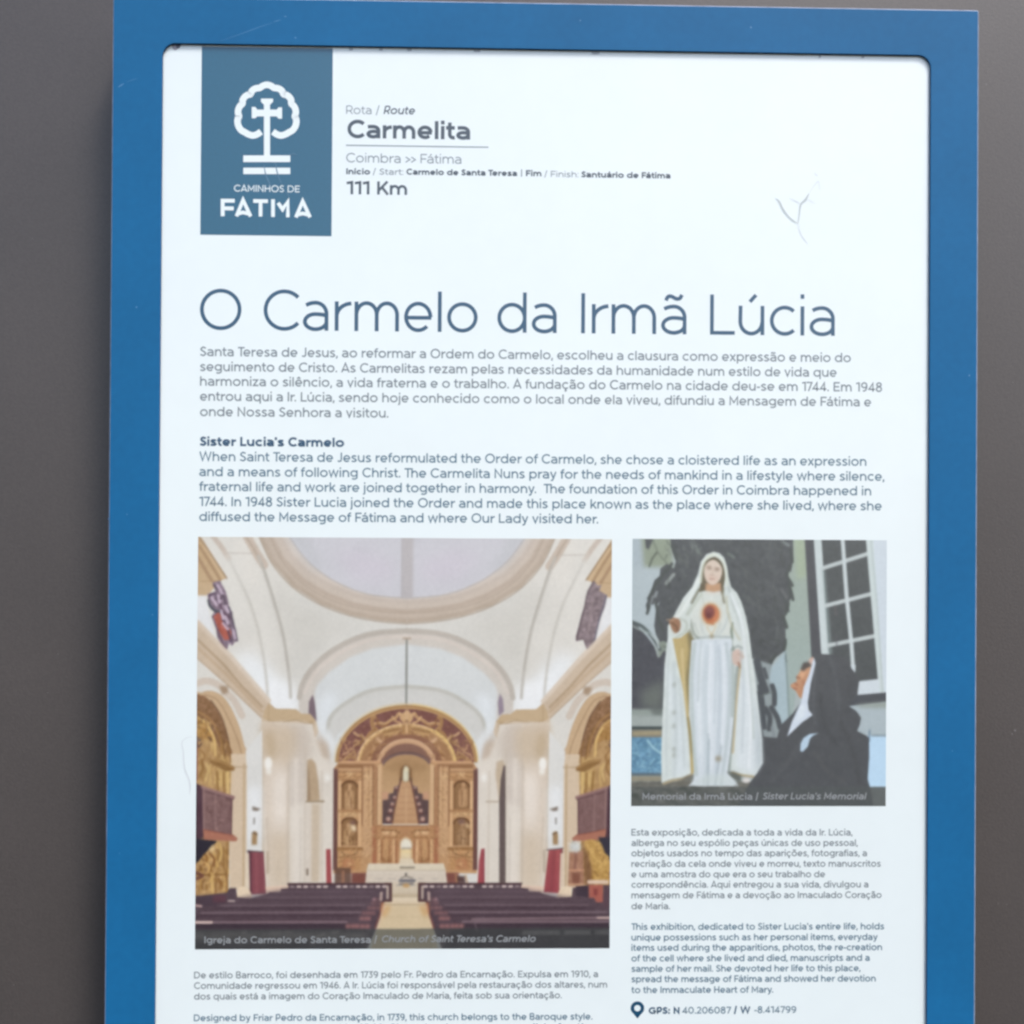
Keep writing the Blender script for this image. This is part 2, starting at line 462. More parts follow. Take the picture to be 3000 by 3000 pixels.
KERN = {('T', 'e'): -.12, ('T', 'h'): -.02, ('r', '.'): -.08, ('F', 'á'): -.06, ('1', '7'): -.06, ('y', '.'): -.08, ('r', 'a'): -.01, ('L', 'ú'): -.02, ('7', '4'): -.06}
def set_line(pr, segs, x0, x1, y0, y1, cap):
    """One line of lettering from photo spot (x0,y0) to (x1,y1) [baseline ends], cap = cap height in the
    same units; segs = [(text, stroke, slant)]"""
    (ax, az), (bx, bz) = lay(x0, y0), lay(x1, y1)
    z = (az + bz) / 2
    k = math.hypot(*(np.array(lay(x0, y0 - cap)) - np.array(lay(x0, y0))))
    n = 8 if cap > 60 else 5 if cap > 25 else 4
    items, x, prev = [], 0.0, None
    first = True
    for text, t, sl in segs:
        for ch in text:
            l, w, r, s = glyph_acc(ch, t, n)
            f = 1 - .45 * min(1, max(0, (t - .13) / .09))
            if ch != ' ': l *= f; r *= f
            if first: l = 0; first = False
            x += KERN.get((prev, ch), 0) + l
            items.append((x, s, t, sl))
            x += w + r
            rs = r
            if ch != ' ': prev = ch
            else: prev = None
    total = x - rs
    sx = (bx - ax) / total
    for gx, s, t, sl in items:
        for q, st in enumerate(s):
            P = [(ax + (gx + p[0] + sl * p[1]) * sx, z + p[1] * k) for p in st]
            pr.ribbon(P, t * (k + sx) / 2, dy=q * 8e-6, closed=(abs(st[0][0] - st[-1][0]) + abs(st[0][1] - st[-1][1])) < 1e-6 and len(st) > 6)
    return sx / k
# ---------------------------------------------------------------- printed pictures (flat print, colour per vertex)
class Canvas:
    """a small painter in layout units; 1 cell = 1 unit"""
    def __init__(self, x0, y0, x1, y1, base):
        self.x0, self.y0 = x0, y0
        self.w, self.h = int(round(x1 - x0)), int(round(y1 - y0))
        self.a = np.empty((self.h, self.w, 3), np.float32); self.a[:] = base
        self.T = (0, 0, 1.0)
        self.mirror = None
    def zoom(self, ox, oy, s): self.T = (ox, oy, s)
    def _p(self, P):
        P = np.asarray(P, float)
        return np.stack([self.T[0] + P[:, 0] / self.T[2] - self.x0, self.T[1] + P[:, 1] / self.T[2] - self.y0], 1)
    def _box(self, P, m):
        x0 = max(0, int(P[:, 0].min() - m)); x1 = min(self.w, int(P[:, 0].max() + m) + 2)
        y0 = max(0, int(P[:, 1].min() - m)); y1 = min(self.h, int(P[:, 1].max() + m) + 2)
        return x0, y0, x1, y1
    def _blend(self, box, M, col, alpha, col2=None, axis=1, P=None, noise=0, nscale=6):
        x0, y0, x1, y1 = box
        if x1 <= x0 or y1 <= y0: return
        M = (M * alpha)[..., None]
        c = np.asarray(col, np.float32)
        if col2 is not None:
            lo, hi = P[:, axis].min(), P[:, axis].max()
            v = (np.arange(y0, y1) if axis else np.arange(x0, x1)).astype(np.float32)
            t = np.clip((v - lo) / max(hi - lo, 1e-6), 0, 1)
            t = t[:, None, None] if axis else t[None, :, None]
            c = c * (1 - t) + np.asarray(col2, np.float32) * t
        else: c = c[None, None, :]
        if noise:
            c = c + smooth_noise(y1 - y0, x1 - x0, nscale)[..., None] * noise
        r = self.a[y0:y1, x0:x1]
        self.a[y0:y1, x0:x1] = r * (1 - M) + c * M
    def _both(self, pts, fn, mir):
        P = self._p(pts); fn(P)
        if mir and self.mirror is not None:
            Q = P.copy(); Q[:, 0] = 2 * (self.mirror - self.x0) - Q[:, 0]; fn(Q)
    def poly(self, pts, col, alpha=1, soft=0, col2=None, axis=1, smooth=0, mir=False, noise=0, nscale=6):
        if smooth: pts = catmull(pts, smooth, closed=True)
        def f(P):
            x0, y0, x1, y1 = b = self._box(P, soft * 2 + 2)
            if x1 <= x0 or y1 <= y0: return
            X = np.arange(x0, x1) + .5; Y = np.arange(y0, y1) + .5
            M = np.zeros((len(Y), len(X)), np.float32)
            n = len(P)
            for r, y in enumerate(Y):
                ya, yb = P[:, 1], np.roll(P[:, 1], -1)
                k = (ya > y) != (yb > y)
                if not k.any(): continue
                xa, xb = P[k, 0], np.roll(P[:, 0], -1)[k]
                xi = np.sort(xa + (y - ya[k]) / (yb[k] - ya[k]) * (xb - xa))
                for i in range(0, len(xi) - 1, 2):
                    M[r] += np.clip(X + .5 - xi[i], 0, 1) * np.clip(xi[i + 1] - X + .5, 0, 1)
            if soft: M = blur(M, soft)
            self._blend(b, M, col, alpha, col2, axis, P, noise, nscale)
        self._both(pts, f, mir)
    def line(self, pts, width, col, alpha=1, soft=1.2, smooth=0, mir=False):
        """width in zoomed units"""
        if smooth: pts = catmull(pts, smooth)
        wd = width / self.T[2] / 2
        def f(P):
            for i in range(0, 1):
                x0, y0, x1, y1 = b = self._box(P, wd + soft * 2)
                if x1 <= x0 or y1 <= y0: return
                Yg, Xg = np.mgrid[y0:y1, x0:x1].astype(np.float32) + .5
                D = np.full(Xg.shape, 1e9, np.float32)
                for (ax, ay), (bx, by) in zip(P[:-1], P[1:]):
                    m = wd + soft * 2 + 1
                    i0, i1 = max(0, int(min(ay, by) - m) - y0), min(y1 - y0, int(max(ay, by) + m) - y0 + 2)
                    j0, j1 = max(0, int(min(ax, bx) - m) - x0), min(x1 - x0, int(max(ax, bx) + m) - x0 + 2)
                    if i1 <= i0 or j1 <= j0: continue
                    xx, yy = Xg[i0:i1, j0:j1] - ax, Yg[i0:i1, j0:j1] - ay
                    dx, dy = bx - ax, by - ay; L = dx * dx + dy * dy + 1e-9
                    t = np.clip((xx * dx + yy * dy) / L, 0, 1)
                    d = np.hypot(xx - t * dx, yy - t * dy)
                    D[i0:i1, j0:j1] = np.minimum(D[i0:i1, j0:j1], d)
                M = np.clip((wd + soft - D) / (2 * soft), 0, 1)
                M = M * M * (3 - 2 * M)
                self._blend(b, M, col, alpha)
        self._both(pts, f, mir)
    def ell(self, cx, cy, rx, ry, col, alpha=1, soft=0, mir=False, a0=0, a1=360, **k):
        P = [(cx + rx * math.cos(v), cy + ry * math.sin(v)) for v in np.radians(np.linspace(a0, a1, 48))]
        self.poly(P, col, alpha, soft, mir=mir, **k)
    def arcline(self, cx, cy, rx, ry, a0, a1, width, col, **k):
        P = [(cx + rx * math.cos(v), cy + ry * math.sin(v)) for v in np.radians(np.linspace(a0, a1, 40))]
        self.line(P, width, col, **k)
    def rect(self, x0, y0, x1, y1, col, **k):
        self.poly([(x0, y0), (x1, y0), (x1, y1), (x0, y1)], col, **k)
    def dabs(self, x0, y0, x1, y1, n, size, cols, alpha=.6, soft=1.5, ang=None, seed=0):
        r = np.random.default_rng(seed)
        for _ in range(n):
            x, y = r.uniform(x0, x1), r.uniform(y0, y1)
            a = r.uniform(0, math.pi) if ang is None else ang + r.normal(0, .3)
            L = size * r.uniform(.4, 1.4)
            c = cols[r.integers(len(cols))]
            q = [(x - math.cos(a) * L, y - math.sin(a) * L), (x + r.normal(0, L * .3), y + r.normal(0, L * .3)), (x + math.cos(a) * L, y + math.sin(a) * L)]
            self.line(q, size * r.uniform(.3, .8), c, alpha * r.uniform(.5, 1), soft, smooth=3)
    def finish(self, blur_px, noise=1.5, tint=(0, 0, 0), lift=.13):
        for ch in range(3): self.a[..., ch] = blur(self.a[..., ch], blur_px)
        self.a += (smooth_noise(self.h, self.w, 6) * noise * .7 + smooth_noise(self.h, self.w, 40) * noise * .6)[..., None]
        g = self.a.mean(2, keepdims=True)
        self.a = g + (self.a - g) * .95 + np.array([-1, 1.5, 1], np.float32) + np.array(tint, np.float32)
        self.a = self.a + lift * np.clip(self.a - 135, 0, 200)
        self.a = np.clip(self.a, 0, 255)

def blur(M, r):
    """three box blurs ~ gaussian of radius r"""
    r = int(round(r))
    if r < 1: return M
    for ax in (0, 1):
        for _ in range(2):
            p = [(0, 0), (0, 0)]; p[ax] = (r + 1, r)
            c = np.cumsum(np.pad(M, p, mode='edge'), axis=ax, dtype=np.float64)
            n = M.shape[ax]
            hi = np.take(c, range(2 * r + 1, 2 * r + 1 + n), axis=ax); lo = np.take(c, range(0, n), axis=ax)
            M = ((hi - lo) / (2 * r + 1)).astype(np.float32)
    return M

def smooth_noise(h, w, s):
    gh, gw = int(h / s) + 3, int(w / s) + 3
    g = rng.normal(0, 1, (gh, gw)).astype(np.float32)
    y = np.arange(h) / s; x = np.arange(w) / s
    iy, ix = y.astype(int), x.astype(int); fy, fx = (y - iy)[:, None], (x - ix)[None, :]
    return (g[iy][:, ix] * (1 - fy) * (1 - fx) + g[iy + 1][:, ix] * fy * (1 - fx) + g[iy][:, ix + 1] * (1 - fy) * fx + g[iy + 1][:, ix + 1] * fy * fx)

def paint_church():
    c = Canvas(576, 1576, 1789, 2780, (215, 215, 211))
    c.mirror = 1187.0
    A = (550, 1560, 1932 / 650); B = (1150, 1560, 1932 / 650); Cz = (550, 2160, 1932 / 650); Dz = (1150, 2160, 1932 / 650)
    E_ = (950, 2000, 3.864); F_ = (950, 2350, 3.864)
    c.zoom(*A)
    Mx = 1893  # centre line in this zoom
    # wash of light low on the vault, both sides
    c.poly([(60, 40), (700, 40), (900, 500), (880, 1500), (60, 900)], (219, 218, 213), soft=8, mir=True)
    c.poly([(380, 1080), (560, 1050), (720, 1200), (900, 1420), (1000, 1560), (700, 1560), (560, 1400)], (232, 237, 240), soft=22, mir=True)
    c.poly([(620, 1280), (900, 1300), (960, 1560), (720, 1540)], (236, 240, 243), soft=16, mir=True)
    c.poly([(700, 400), (900, 560), (1300, 780), (1500, 800), (1200, 960), (980, 1200), (900, 1350), (800, 900)], (207, 206, 201), .8, soft=30, mir=True)
    c.poly([(400, 60), (520, 60), (620, 400), (560, 500), (440, 300)], (224, 222, 216), .8, soft=14, mir=True)
    # dome rim and disc
    rim = [(600, 40), (710, 265), (900, 480), (1150, 635), (1400, 725), (1650, 772), (Mx, 792), (Mx, 30), (600, 20)]
    c.poly(rim, (187, 173, 160), mir=True, soft=1)
    for k, (dx, col) in enumerate([(40, (196, 183, 171)), (85, (190, 176, 164)), (120, (203, 192, 182)), (165, (199, 188, 179)), (200, (208, 199, 191))]):
        u = [(600 + dx, 30), (710 + dx * .92, 265 - dx * .35), (900 + dx * .8, 480 - dx * .62), (1150 + dx * .55, 635 - dx * .85), (1400 + dx * .3, 725 - dx * .93), (1650 + dx * .1, 772 - dx * .98), (Mx, 792 - dx), (Mx, 20), (600 + dx, 10)]
        c.poly(u, col, mir=True, soft=2)
    disc = [(850, 30), (960, 175), (1060, 285), (1220, 405), (1420, 500), (1600, 548), (1760, 568), (Mx, 572), (Mx, 20), (850, 20)]
    c.poly(disc, (203, 204, 212), mir=True, soft=2)
    c.poly([(1250, 180), (1500, 150), (1800, 260), (1750, 430), (1450, 420)], (206, 203, 214), soft=22, mir=True)
    c.poly([(850, 30), (1000, 30), (1180, 360), (1060, 285)], (195, 198, 204), soft=16, mir=True)
    c.line([(860, 30), (960, 175), (1060, 285), (1220, 405), (1420, 500), (1600, 550), (Mx, 574)], 10, (176, 172, 172), .7, 2, 4, mir=True)
    c.line([(700, 40), (790, 230), (960, 430), (1200, 580), (1450, 660), (1700, 695), (Mx, 702)], 9, (172, 158, 145), .55, 2, 4, mir=True)
    c.line([(605, 40), (712, 268), (902, 485), (1152, 640), (1402, 730), (1652, 778), (Mx, 797)], 12, (166, 150, 135), .7, 2, 4, mir=True)
    c.rect(1845, 30, 1945, 575, (188, 185, 189), soft=3)
    c.line([(1848, 30), (1848, 570)], 8, (172, 168, 172), .7, 2)
    # ribs of the side vault
    c.line([(500, 40), (585, 190), (650, 290)], 75, (200, 187, 175), 1, 3, 4, mir=True)
    c.line([(490, 40), (560, 150), (600, 230)], 14, (176, 160, 145), .8, 2, 4, mir=True)
    c.line([(600, 215), (660, 370), (740, 620), (810, 860), (850, 1080), (880, 1300), (890, 1440)], 26, (190, 187, 181), .9, 4, 4, mir=True)
    c.line([(630, 270), (700, 470), (770, 700), (830, 950), (870, 1200)], 10, (168, 164, 158), .6, 3, 4, mir=True)
    c.line([(205, 40), (290, 150), (345, 240)], 44, (200, 189, 179), 1, 3, 4, mir=True)
    c.line([(345, 240), (440, 430), (530, 620), (600, 840), (650, 1080), (680, 1300), (690, 1440)], 20, (196, 194, 188), .9, 5, 4, mir=True)
    c.line([(330, 188), (560, 192)], 9, (190, 184, 176), .8, 2, mir=True)
    c.poly([(330, 150), (430, 440), (500, 650), (430, 800), (380, 560), (300, 300)], (222, 221, 216), .7, soft=8, mir=True)
    # upper corner cornice
    c.poly([(60, 30), (110, 60), (335, 405), (270, 432), (190, 530), (150, 562), (60, 562)], (194, 166, 131), mir=True, col2=(200, 176, 146))
    c.line([(90, 130), (180, 270), (270, 420)], 20, (160, 130, 100), .75, 2, mir=True)
    c.line([(80, 230), (140, 330), (200, 430)], 26, (150, 118, 92), .6, 4, mir=True)
    c.line([(95, 60), (210, 235), (330, 410)], 12, (138, 116, 98), .6, 2, mir=True)
    c.line([(125, 130), (215, 265), (300, 400)], 12, (214, 190, 158), .8, 2, mir=True)
    c.line([(100, 435), (280, 430)], 7, (168, 138, 108), .8, 2, mir=True)
    # white wall band beneath
    c.poly([(60, 562), (150, 562), (230, 900), (380, 1090), (700, 1440), (660, 1480), (60, 780)], (226, 229, 232), mir=True, soft=3)
    # stained glass
    G = [(205, 445), (270, 430), (320, 520), (345, 610), (352, 660), (382, 705), (380, 770), (412, 850), (432, 955), (402, 962), (380, 995), (352, 975), (335, 1032), (292, 1012), (252, 925), (240, 850), (200, 742), (222, 700), (170, 640), (165, 545), (232, 522)]
    c.poly(G, (139, 122, 140), noise=20, nscale=5)
    c.poly([(215, 740), (262, 700), (300, 770), (372, 870), (372, 940), (312, 945), (262, 860)], (176, 98, 88), noise=10)
    for q, col in [([(215, 470), (290, 540), (330, 660)], (88, 74, 92)), ([(175, 560), (230, 545), (260, 620)], (95, 78, 100)), ([(180, 640), (230, 690), (300, 700)], (70, 78, 92)), ([(270, 620), (300, 700), (370, 760)], (92, 66, 90)), ([(350, 660), (380, 760), (420, 940)], (92, 84, 102)), ([(250, 850), (290, 960), (330, 1020)], (110, 86, 104)), ([(290, 760), (340, 850), (370, 960)], (84, 68, 96)), ([(170, 600), (190, 660), (240, 700)], (70, 74, 88))]:
        c.line(q, 16, col, .9, 1.5, 4)
    for q in [[(200, 575), (240, 640)], [(255, 560), (268, 620)], [(285, 690), (300, 760)], [(320, 740), (340, 800)], [(300, 800), (340, 850)], [(390, 860), (405, 930)], [(320, 650), (345, 700)], [(250, 470), (290, 540)]]:
        c.line(q, 22, (212, 196, 214), .85, 2)
    c.zoom(*B)
    c.poly([(1745, 412), (1775, 455), (1810, 450), (1790, 500), (1860, 540), (1840, 640), (1800, 740), (1765, 860), (1760, 930), (1700, 1015), (1680, 1010), (1650, 930), (1590, 945), (1585, 905), (1620, 780), (1640, 690), (1665, 640), (1690, 500)], (138, 124, 132), noise=14, nscale=7)
    c.line([(1740, 425), (1690, 520), (1660, 660), (1625, 790), (1595, 930)], 18, (104, 90, 100), .8, 2, 4)
    c.line([(1850, 545), (1820, 660), (1790, 760), (1740, 960), (1690, 1010)], 12, (98, 96, 120), .8, 2, 4)
    c.line([(1730, 560), (1720, 700), (1690, 880)], 24, (160, 146, 152), .6, 3, 4)
    c.zoom(*A)
    # diagonal cornice
    c.poly([(60, 770), (90, 790), (700, 1480), (760, 1540), (700, 1600), (655, 1640), (330, 1330), (80, 1110), (60, 1100)], (203, 186, 167), mir=True)
    c.line([(80, 790), (380, 1100), (700, 1470)], 40, (214, 200, 184), .9, 3, mir=True)
    c.line([(80, 940), (300, 1150), (470, 1350), (640, 1520)], 20, (168, 145, 120), .7, 3, mir=True)
    c.line([(80, 1010), (320, 1230), (520, 1440), (640, 1560)], 26, (192, 170, 146), .8, 3, mir=True)
    c.line([(80, 1100), (330, 1325), (655, 1632)], 10, (170, 148, 126), .6, 2, mir=True)
    # below cornice: wall, niche arch
    c.poly([(60, 1110), (90, 1120), (330, 1335), (650, 1640), (650, 1932), (60, 1932)], (217, 216, 211), mir=True)
    c.line([(80, 1320), (160, 1300), (260, 1330), (330, 1400), (400, 1470), (470, 1600)], 60, (206, 194, 182), .9, 3, 4, mir=True)
    c.poly([(270, 1345), (345, 1340), (350, 1400), (300, 1420)], (158, 134, 112), .8, soft=3, mir=True)
    c.poly([(60, 1450), (120, 1400), (200, 1385), (300, 1430), (380, 1540), (450, 1700), (490, 1850), (505, 1960), (60, 1960)], (200, 174, 144), smooth=6, mir=True)
    c.poly([(60, 1470), (120, 1425), (180, 1460), (260, 1560), (320, 1700), (355, 1830), (370, 1960), (60, 1960)], (142, 108, 82), smooth=6, mir=True, noise=10)
    c.line([(150, 1420), (260, 1470), (360, 1640), (440, 1830), (470, 1940)], 9, (160, 130, 104), .8, 2, 4, mir=True)
    c.line([(200, 1470), (290, 1610), (350, 1800), (368, 1940)], 14, (112, 82, 66), .8, 2, 4, mir=True)
    c.poly([(60, 1620), (130, 1640), (210, 1740), (250, 1850), (262, 1960), (60, 1960)], (170, 132, 84), mir=True, noise=12)
    c.line([(80, 1610), (180, 1690), (240, 1830), (262, 1950)], 18, (210, 176, 118), .85, 2, 4, mir=True)
    c.line([(80, 1560), (200, 1640), (280, 1790), (310, 1950)], 16, (178, 140, 94), .8, 2, 4, mir=True)
    c.dabs(85, 1640, 230, 1930, 40, 22, [(214, 184, 120), (110, 82, 66), (190, 150, 92), (84, 66, 72)], .7, 1.5, seed=3)
    c.poly([(80, 1780), (110, 1810), (160, 1835), (100, 1850), (78, 1850)], (72, 62, 80), .9, mir=True)
    # apse vault
    c.poly([(960, 1460), (985, 1330), (1060, 1190), (1200, 1050), (1400, 935), (1620, 865), (Mx, 845), (Mx, 1700), (1200, 1700), (960, 1560)], (206, 201, 195), mir=True, soft=1)
    c.line([(965, 1440), (990, 1330), (1065, 1200), (1210, 1060), (1410, 945), (1620, 880), (Mx, 858)], 46, (189, 183, 176), 1, 3, 5, mir=True)
    c.line([(1010, 1400), (1100, 1230), (1230, 1110), (1420, 1000), (1620, 930), (Mx, 905)], 30, (213, 205, 198), .9, 4, 5, mir=True)
    c.line([(1040, 1400), (1110, 1290), (1230, 1170), (1420, 1050), (1620, 975), (Mx, 945)], 30, (208, 203, 196), .7, 5, 5, mir=True)
    c.poly([(1095, 1400), (1120, 1330), (1220, 1220), (1400, 1090), (1600, 1012), (Mx, 975), (Mx, 1560), (1400, 1800), (1150, 1900), (1110, 1640)], (212, 217, 219), mir=True, soft=3)
    c.poly([(1130, 1500), (1200, 1400), (1300, 1420), (1200, 1700), (1150, 1800)], (221, 228, 233), mir=True, soft=14)
    c.poly([(1195, 1760), (1240, 1610), (1400, 1470), (1600, 1375), (Mx, 1340), (Mx, 1560), (1500, 1600), (1300, 1760), (1240, 1932), (1190, 1932)], (208, 209, 207), mir=True, soft=2)
    c.line([(1200, 1750), (1245, 1600), (1400, 1468), (1600, 1376), (Mx, 1342)], 34, (191, 191, 185), .9, 4, 5, mir=True)
    c.poly([(1080, 1415), (1098, 1480), (1118, 1650), (1045, 1580), (1048, 1480)], (126, 110, 122), soft=1)
    c.poly([(2708, 1400), (2735, 1450), (2745, 1560), (2700, 1600), (2690, 1480)], (152, 140, 156), soft=1)
    c.line([(Mx, 930), (Mx, 1500)], 17, (136, 138, 136), .95, 1.5)
    c.line([(1865, 925), (1925, 925)], 16, (176, 158, 142), .9, 2)
    # capital and pier
    c.poly([(640, 1620), (660, 1560), (700, 1490), (760, 1538), (935, 1542), (985, 1580), (1060, 1585), (1115, 1650), (1135, 1740), (1100, 1800), (1080, 1960), (640, 1960)], (208, 192, 172), mir=True)
    c.poly([(660, 1560), (700, 1490), (760, 1538), (935, 1542), (985, 1580), (1060, 1585), (1115, 1650), (1060, 1660), (960, 1630), (900, 1640), (700, 1650), (650, 1620)], (197, 175, 146), mir=True)
    c.line([(700, 1640), (800, 1660), (900, 1640), (960, 1640), (1050, 1680)], 14, (172, 148, 118), .7, 2, 4, mir=True)
    c.line([(700, 1500), (700, 1640)], 10, (176, 152, 124), .7, 2, mir=True)
    c.poly([(1040, 1660), (1090, 1650), (1085, 1740), (1050, 1760)], (160, 134, 104), .7, soft=4, mir=True)
    c.zoom(*Cz)
    # pier shafts
    c.poly([(640, -130), (760, -130), (1080, -110), (1100, 0), (1180, 90), (1285, 250), (1270, 1300), (870, 1320), (640, 1420)], (219, 213, 204), mir=True)
    c.poly([(645, -130), (780, -120), (760, 120), (740, 260), (645, 60)], (196, 174, 146), .8, soft=10, mir=True)
    c.poly([(650, -120), (880, -120), (880, 1320), (700, 1360), (660, 700), (640, 300)], (213, 200, 186), .8, soft=5, mir=True, col2=(216, 204, 190))
    c.poly([(740, 400), (860, 300), (860, 700), (760, 720)], (228, 220, 211), .9, soft=12, mir=True)
    c.poly([(880, -120), (1030, -100), (1020, 560), (880, 620)], (204, 195, 187), .8, soft=7, mir=True)
    c.poly([(1120, -160), (1180, -120), (1280, 40), (1262, 230), (1180, 90), (1140, -40)], (224, 229, 232), .8, soft=6, mir=True)
    c.poly([(1130, 20), (1210, 60), (1240, 210), (1170, 170)], (190, 174, 160), .75, soft=6, mir=True)
    c.line([(878, 150), (878, 1300)], 8, (196, 186, 176), .7, 3, mir=True)
    c.line([(985, 700), (985, 1260)], 8, (196, 186, 176), .6, 3, mir=True)
    c.line([(690, 700), (720, 1180)], 8, (190, 176, 160), .6, 4, mir=True)
    # soft modelling of the piers
    c.poly([(650, -60), (760, -40), (800, 120), (730, 230), (655, 120)], (186, 166, 138), .7, soft=14, mir=True)
    c.poly([(760, -90), (960, -90), (960, 120), (860, 260), (780, 160)], (202, 185, 163), .7, soft=16, mir=True)
    c.poly([(950, -60), (1080, -40), (1085, 160), (1000, 220)], (200, 190, 180), .7, soft=12, mir=True)
    c.line([(652, 100), (655, 700), (665, 1250)], 16, (190, 176, 158), .7, 5, mir=True)
    c.line([(872, 250), (874, 1300)], 22, (196, 184, 170), .7, 6, mir=True)
    c.line([(940, 200), (945, 1260)], 40, (226, 219, 210), .7, 8, mir=True)
    c.poly([(760, 300), (850, 280), (850, 800), (770, 820)], (232, 225, 216), .7, soft=16, mir=True)
    c.poly([(720, 850), (870, 850), (872, 1310), (730, 1320)], (203, 187, 166), .6, soft=18, mir=True)
    c.line([(1020, 100), (1022, 1260)], 18, (198, 187, 174), .6, 5, mir=True)
    c.line([(1165, 300), (1172, 1250)], 14, (202, 192, 180), .7, 4, mir=True)
    c.poly([(1120, -60), (1200, 40), (1235, 170), (1180, 160), (1120, 40)], (194, 178, 162), .6, soft=7, mir=True)
    # left side opening / right dark doorway
    c.poly([(1038, 200), (1075, 190), (1110, 230), (1135, 380), (1150, 550), (1040, 560)], (186, 165, 141), soft=2)
    c.poly([(1038, 200), (1052, 300), (1068, 550), (1040, 560)], (150, 128, 108), .8, soft=2)
    c.line([(1035, 562), (1180, 560)], 18, (158, 140, 118), .9, 2)
    c.rect(1070, 580, 1150, 1260, (202, 188, 170), soft=4)
    c.rect(1035, 580, 1075, 1260, (214, 206, 196), soft=3)
    c.line([(1045, 1150), (1045, 1195)], 16, (110, 94, 84), .8, 2)
    c.line([(700, 1000), (700, 1180)], 14, (162, 142, 122), .7, 3)
    c.zoom(*Dz)
    c.poly([(900, 215), (955, 195), (975, 240), (975, 560), (925, 560), (890, 330)], (196, 180, 160), soft=2)
    c.poly([(962, 245), (978, 250), (985, 1270), (930, 1270), (925, 560), (938, 360)], (106, 94, 96), soft=1)
    c.line([(815, 562), (915, 562)], 14, (180, 164, 146), .8, 2)
    c.line([(1320, 985), (1320, 1170)], 14, (160, 142, 124), .7, 3)
    c.zoom(*Cz)
    c.ell(700, 230, 34, 55, (240, 240, 236), .95, soft=3, mir=True)
    c.ell(705, 300, 26, 28, (238, 238, 232), .8, soft=3, mir=True)
    c.ell(1212, 355, 26, 36, (236, 236, 232), .8, soft=4, mir=True)
    # caps
    # white strip, stone pilaster with base, gold retable at the side
    c.poly([(505, 120), (645, -60), (650, 380), (650, 1000), (520, 1000), (505, 300)], (218, 219, 217), mir=True, soft=1)
    c.poly([(530, 430), (640, 430), (640, 900), (530, 900)], (229, 233, 236), .9, soft=12, mir=True)
    c.poly([(372, 150), (503, 150), (515, 260), (520, 1330), (375, 1330)], (212, 194, 172), mir=True)
    c.line([(492, 240), (494, 1320)], 16, (186, 162, 132), .8, 3, mir=True)
    c.line([(385, 262), (515, 262)], 14, (186, 164, 138), .8, 2, mir=True)
    c.poly([(60, 60), (150, 20), (262, 60), (300, 170), (372, 170), (378, 300), (365, 1350), (60, 1390)], (180, 147, 106), mir=True, noise=10, nscale=8)
    c.rect(250, 180, 368, 420, (203, 172, 118), soft=8, mir=True, alpha=.7)
    c.dabs(80, 40, 350, 420, 56, 26, [(214, 184, 128), (150, 116, 76), (226, 196, 140), (166, 130, 84)], .6, 2, ang=1.5, seed=5)
    c.poly([(62, -60), (85, 40), (88, 380), (62, 380)], (132, 80, 78), .9, soft=2, mir=True)
    c.line([(180, -80), (232, 20), (242, 160)], 20, (222, 190, 130), .8, 2, 4, mir=True)
    c.line([(250, -80), (300, 40), (325, 190)], 15, (138, 104, 68), .8, 2, 4, mir=True)
    c.line([(345, 40), (365, 120), (372, 220)], 16, (150, 114, 74), .8, 2, 4, mir=True)
    c.poly([(185, 190), (300, 205), (410, 262), (408, 292), (330, 300), (200, 225)], (146, 112, 74), soft=1, mir=True)
    c.line([(200, 200), (300, 220), (400, 270)], 9, (190, 156, 108), .8, 1.5, mir=True)
    c.dabs(90, 930, 355, 1330, 80, 30, [(214, 178, 116), (146, 108, 66), (226, 190, 130), (124, 88, 60), (186, 146, 88)], .7, 2, ang=1.4, seed=6)
    c.line([(85, 1195), (355, 1195)], 14, (134, 98, 62), .8, 2, mir=True)
    c.line([(255, 1180), (255, 1350)], 16, (140, 104, 68), .8, 2, mir=True)
    c.line([(225, 1190), (225, 1350)], 22, (212, 178, 120), .8, 2, mir=True)
    c.line([(350, 920), (350, 1340)], 18, (150, 114, 72), .8, 2, mir=True)
    for P, wd, col in (([(75, 40), (95, 90), (120, 60)], 16, (104, 78, 74)), ([(120, 200), (140, 260), (115, 330)], 18, (142, 106, 66)), ([(165, 230), (180, 300), (160, 380)], 14, (214, 186, 132)), ([(255, 300), (262, 400), (268, 480)], 16, (146, 112, 68)), ([(315, 310), (318, 400), (322, 490)], 14, (144, 110, 66)), ([(350, 310), (352, 420), (354, 510)], 18, (224, 196, 138)), ([(290, 320), (292, 430)], 14, (216, 186, 130)),
                       ([(110, 110), (150, 170), (120, 230)], 14, (150, 112, 72)), ([(190, 250), (200, 330), (190, 420)], 16, (206, 176, 122)), ([(130, 1000), (180, 1050), (150, 1110)], 18, (140, 98, 62)), ([(200, 1010), (240, 1060), (230, 1120)], 18, (126, 84, 58)), ([(160, 1090), (200, 1130), (180, 1180)], 14, (224, 186, 126)), ([(285, 930), (300, 1000), (285, 1080)], 18, (214, 182, 120)), ([(320, 960), (325, 1150)], 14, (144, 108, 66)), ([(90, 1180), (140, 1205), (90, 1230)], 26, (112, 74, 74)), ([(280, 1230), (300, 1280)], 18, (146, 104, 66))):
        c.line(P, wd, col, .85, 2, 4, mir=True)
    # pulpit
    c.poly([(62, 875), (265, 905), (215, 960), (150, 1020), (110, 1075), (60, 1112)], (58, 56, 70), mir=True, soft=1)
    c.poly([(62, 395), (135, 430), (150, 800), (145, 880), (62, 885)], (88, 66, 80), mir=True)
    c.poly([(130, 430), (410, 515), (408, 545), (395, 540), (388, 850), (140, 808)], (132, 104, 106), mir=True, noise=5)
    c.line([(130, 436), (405, 524)], 22, (158, 126, 126), .9, 1.5, mir=True)
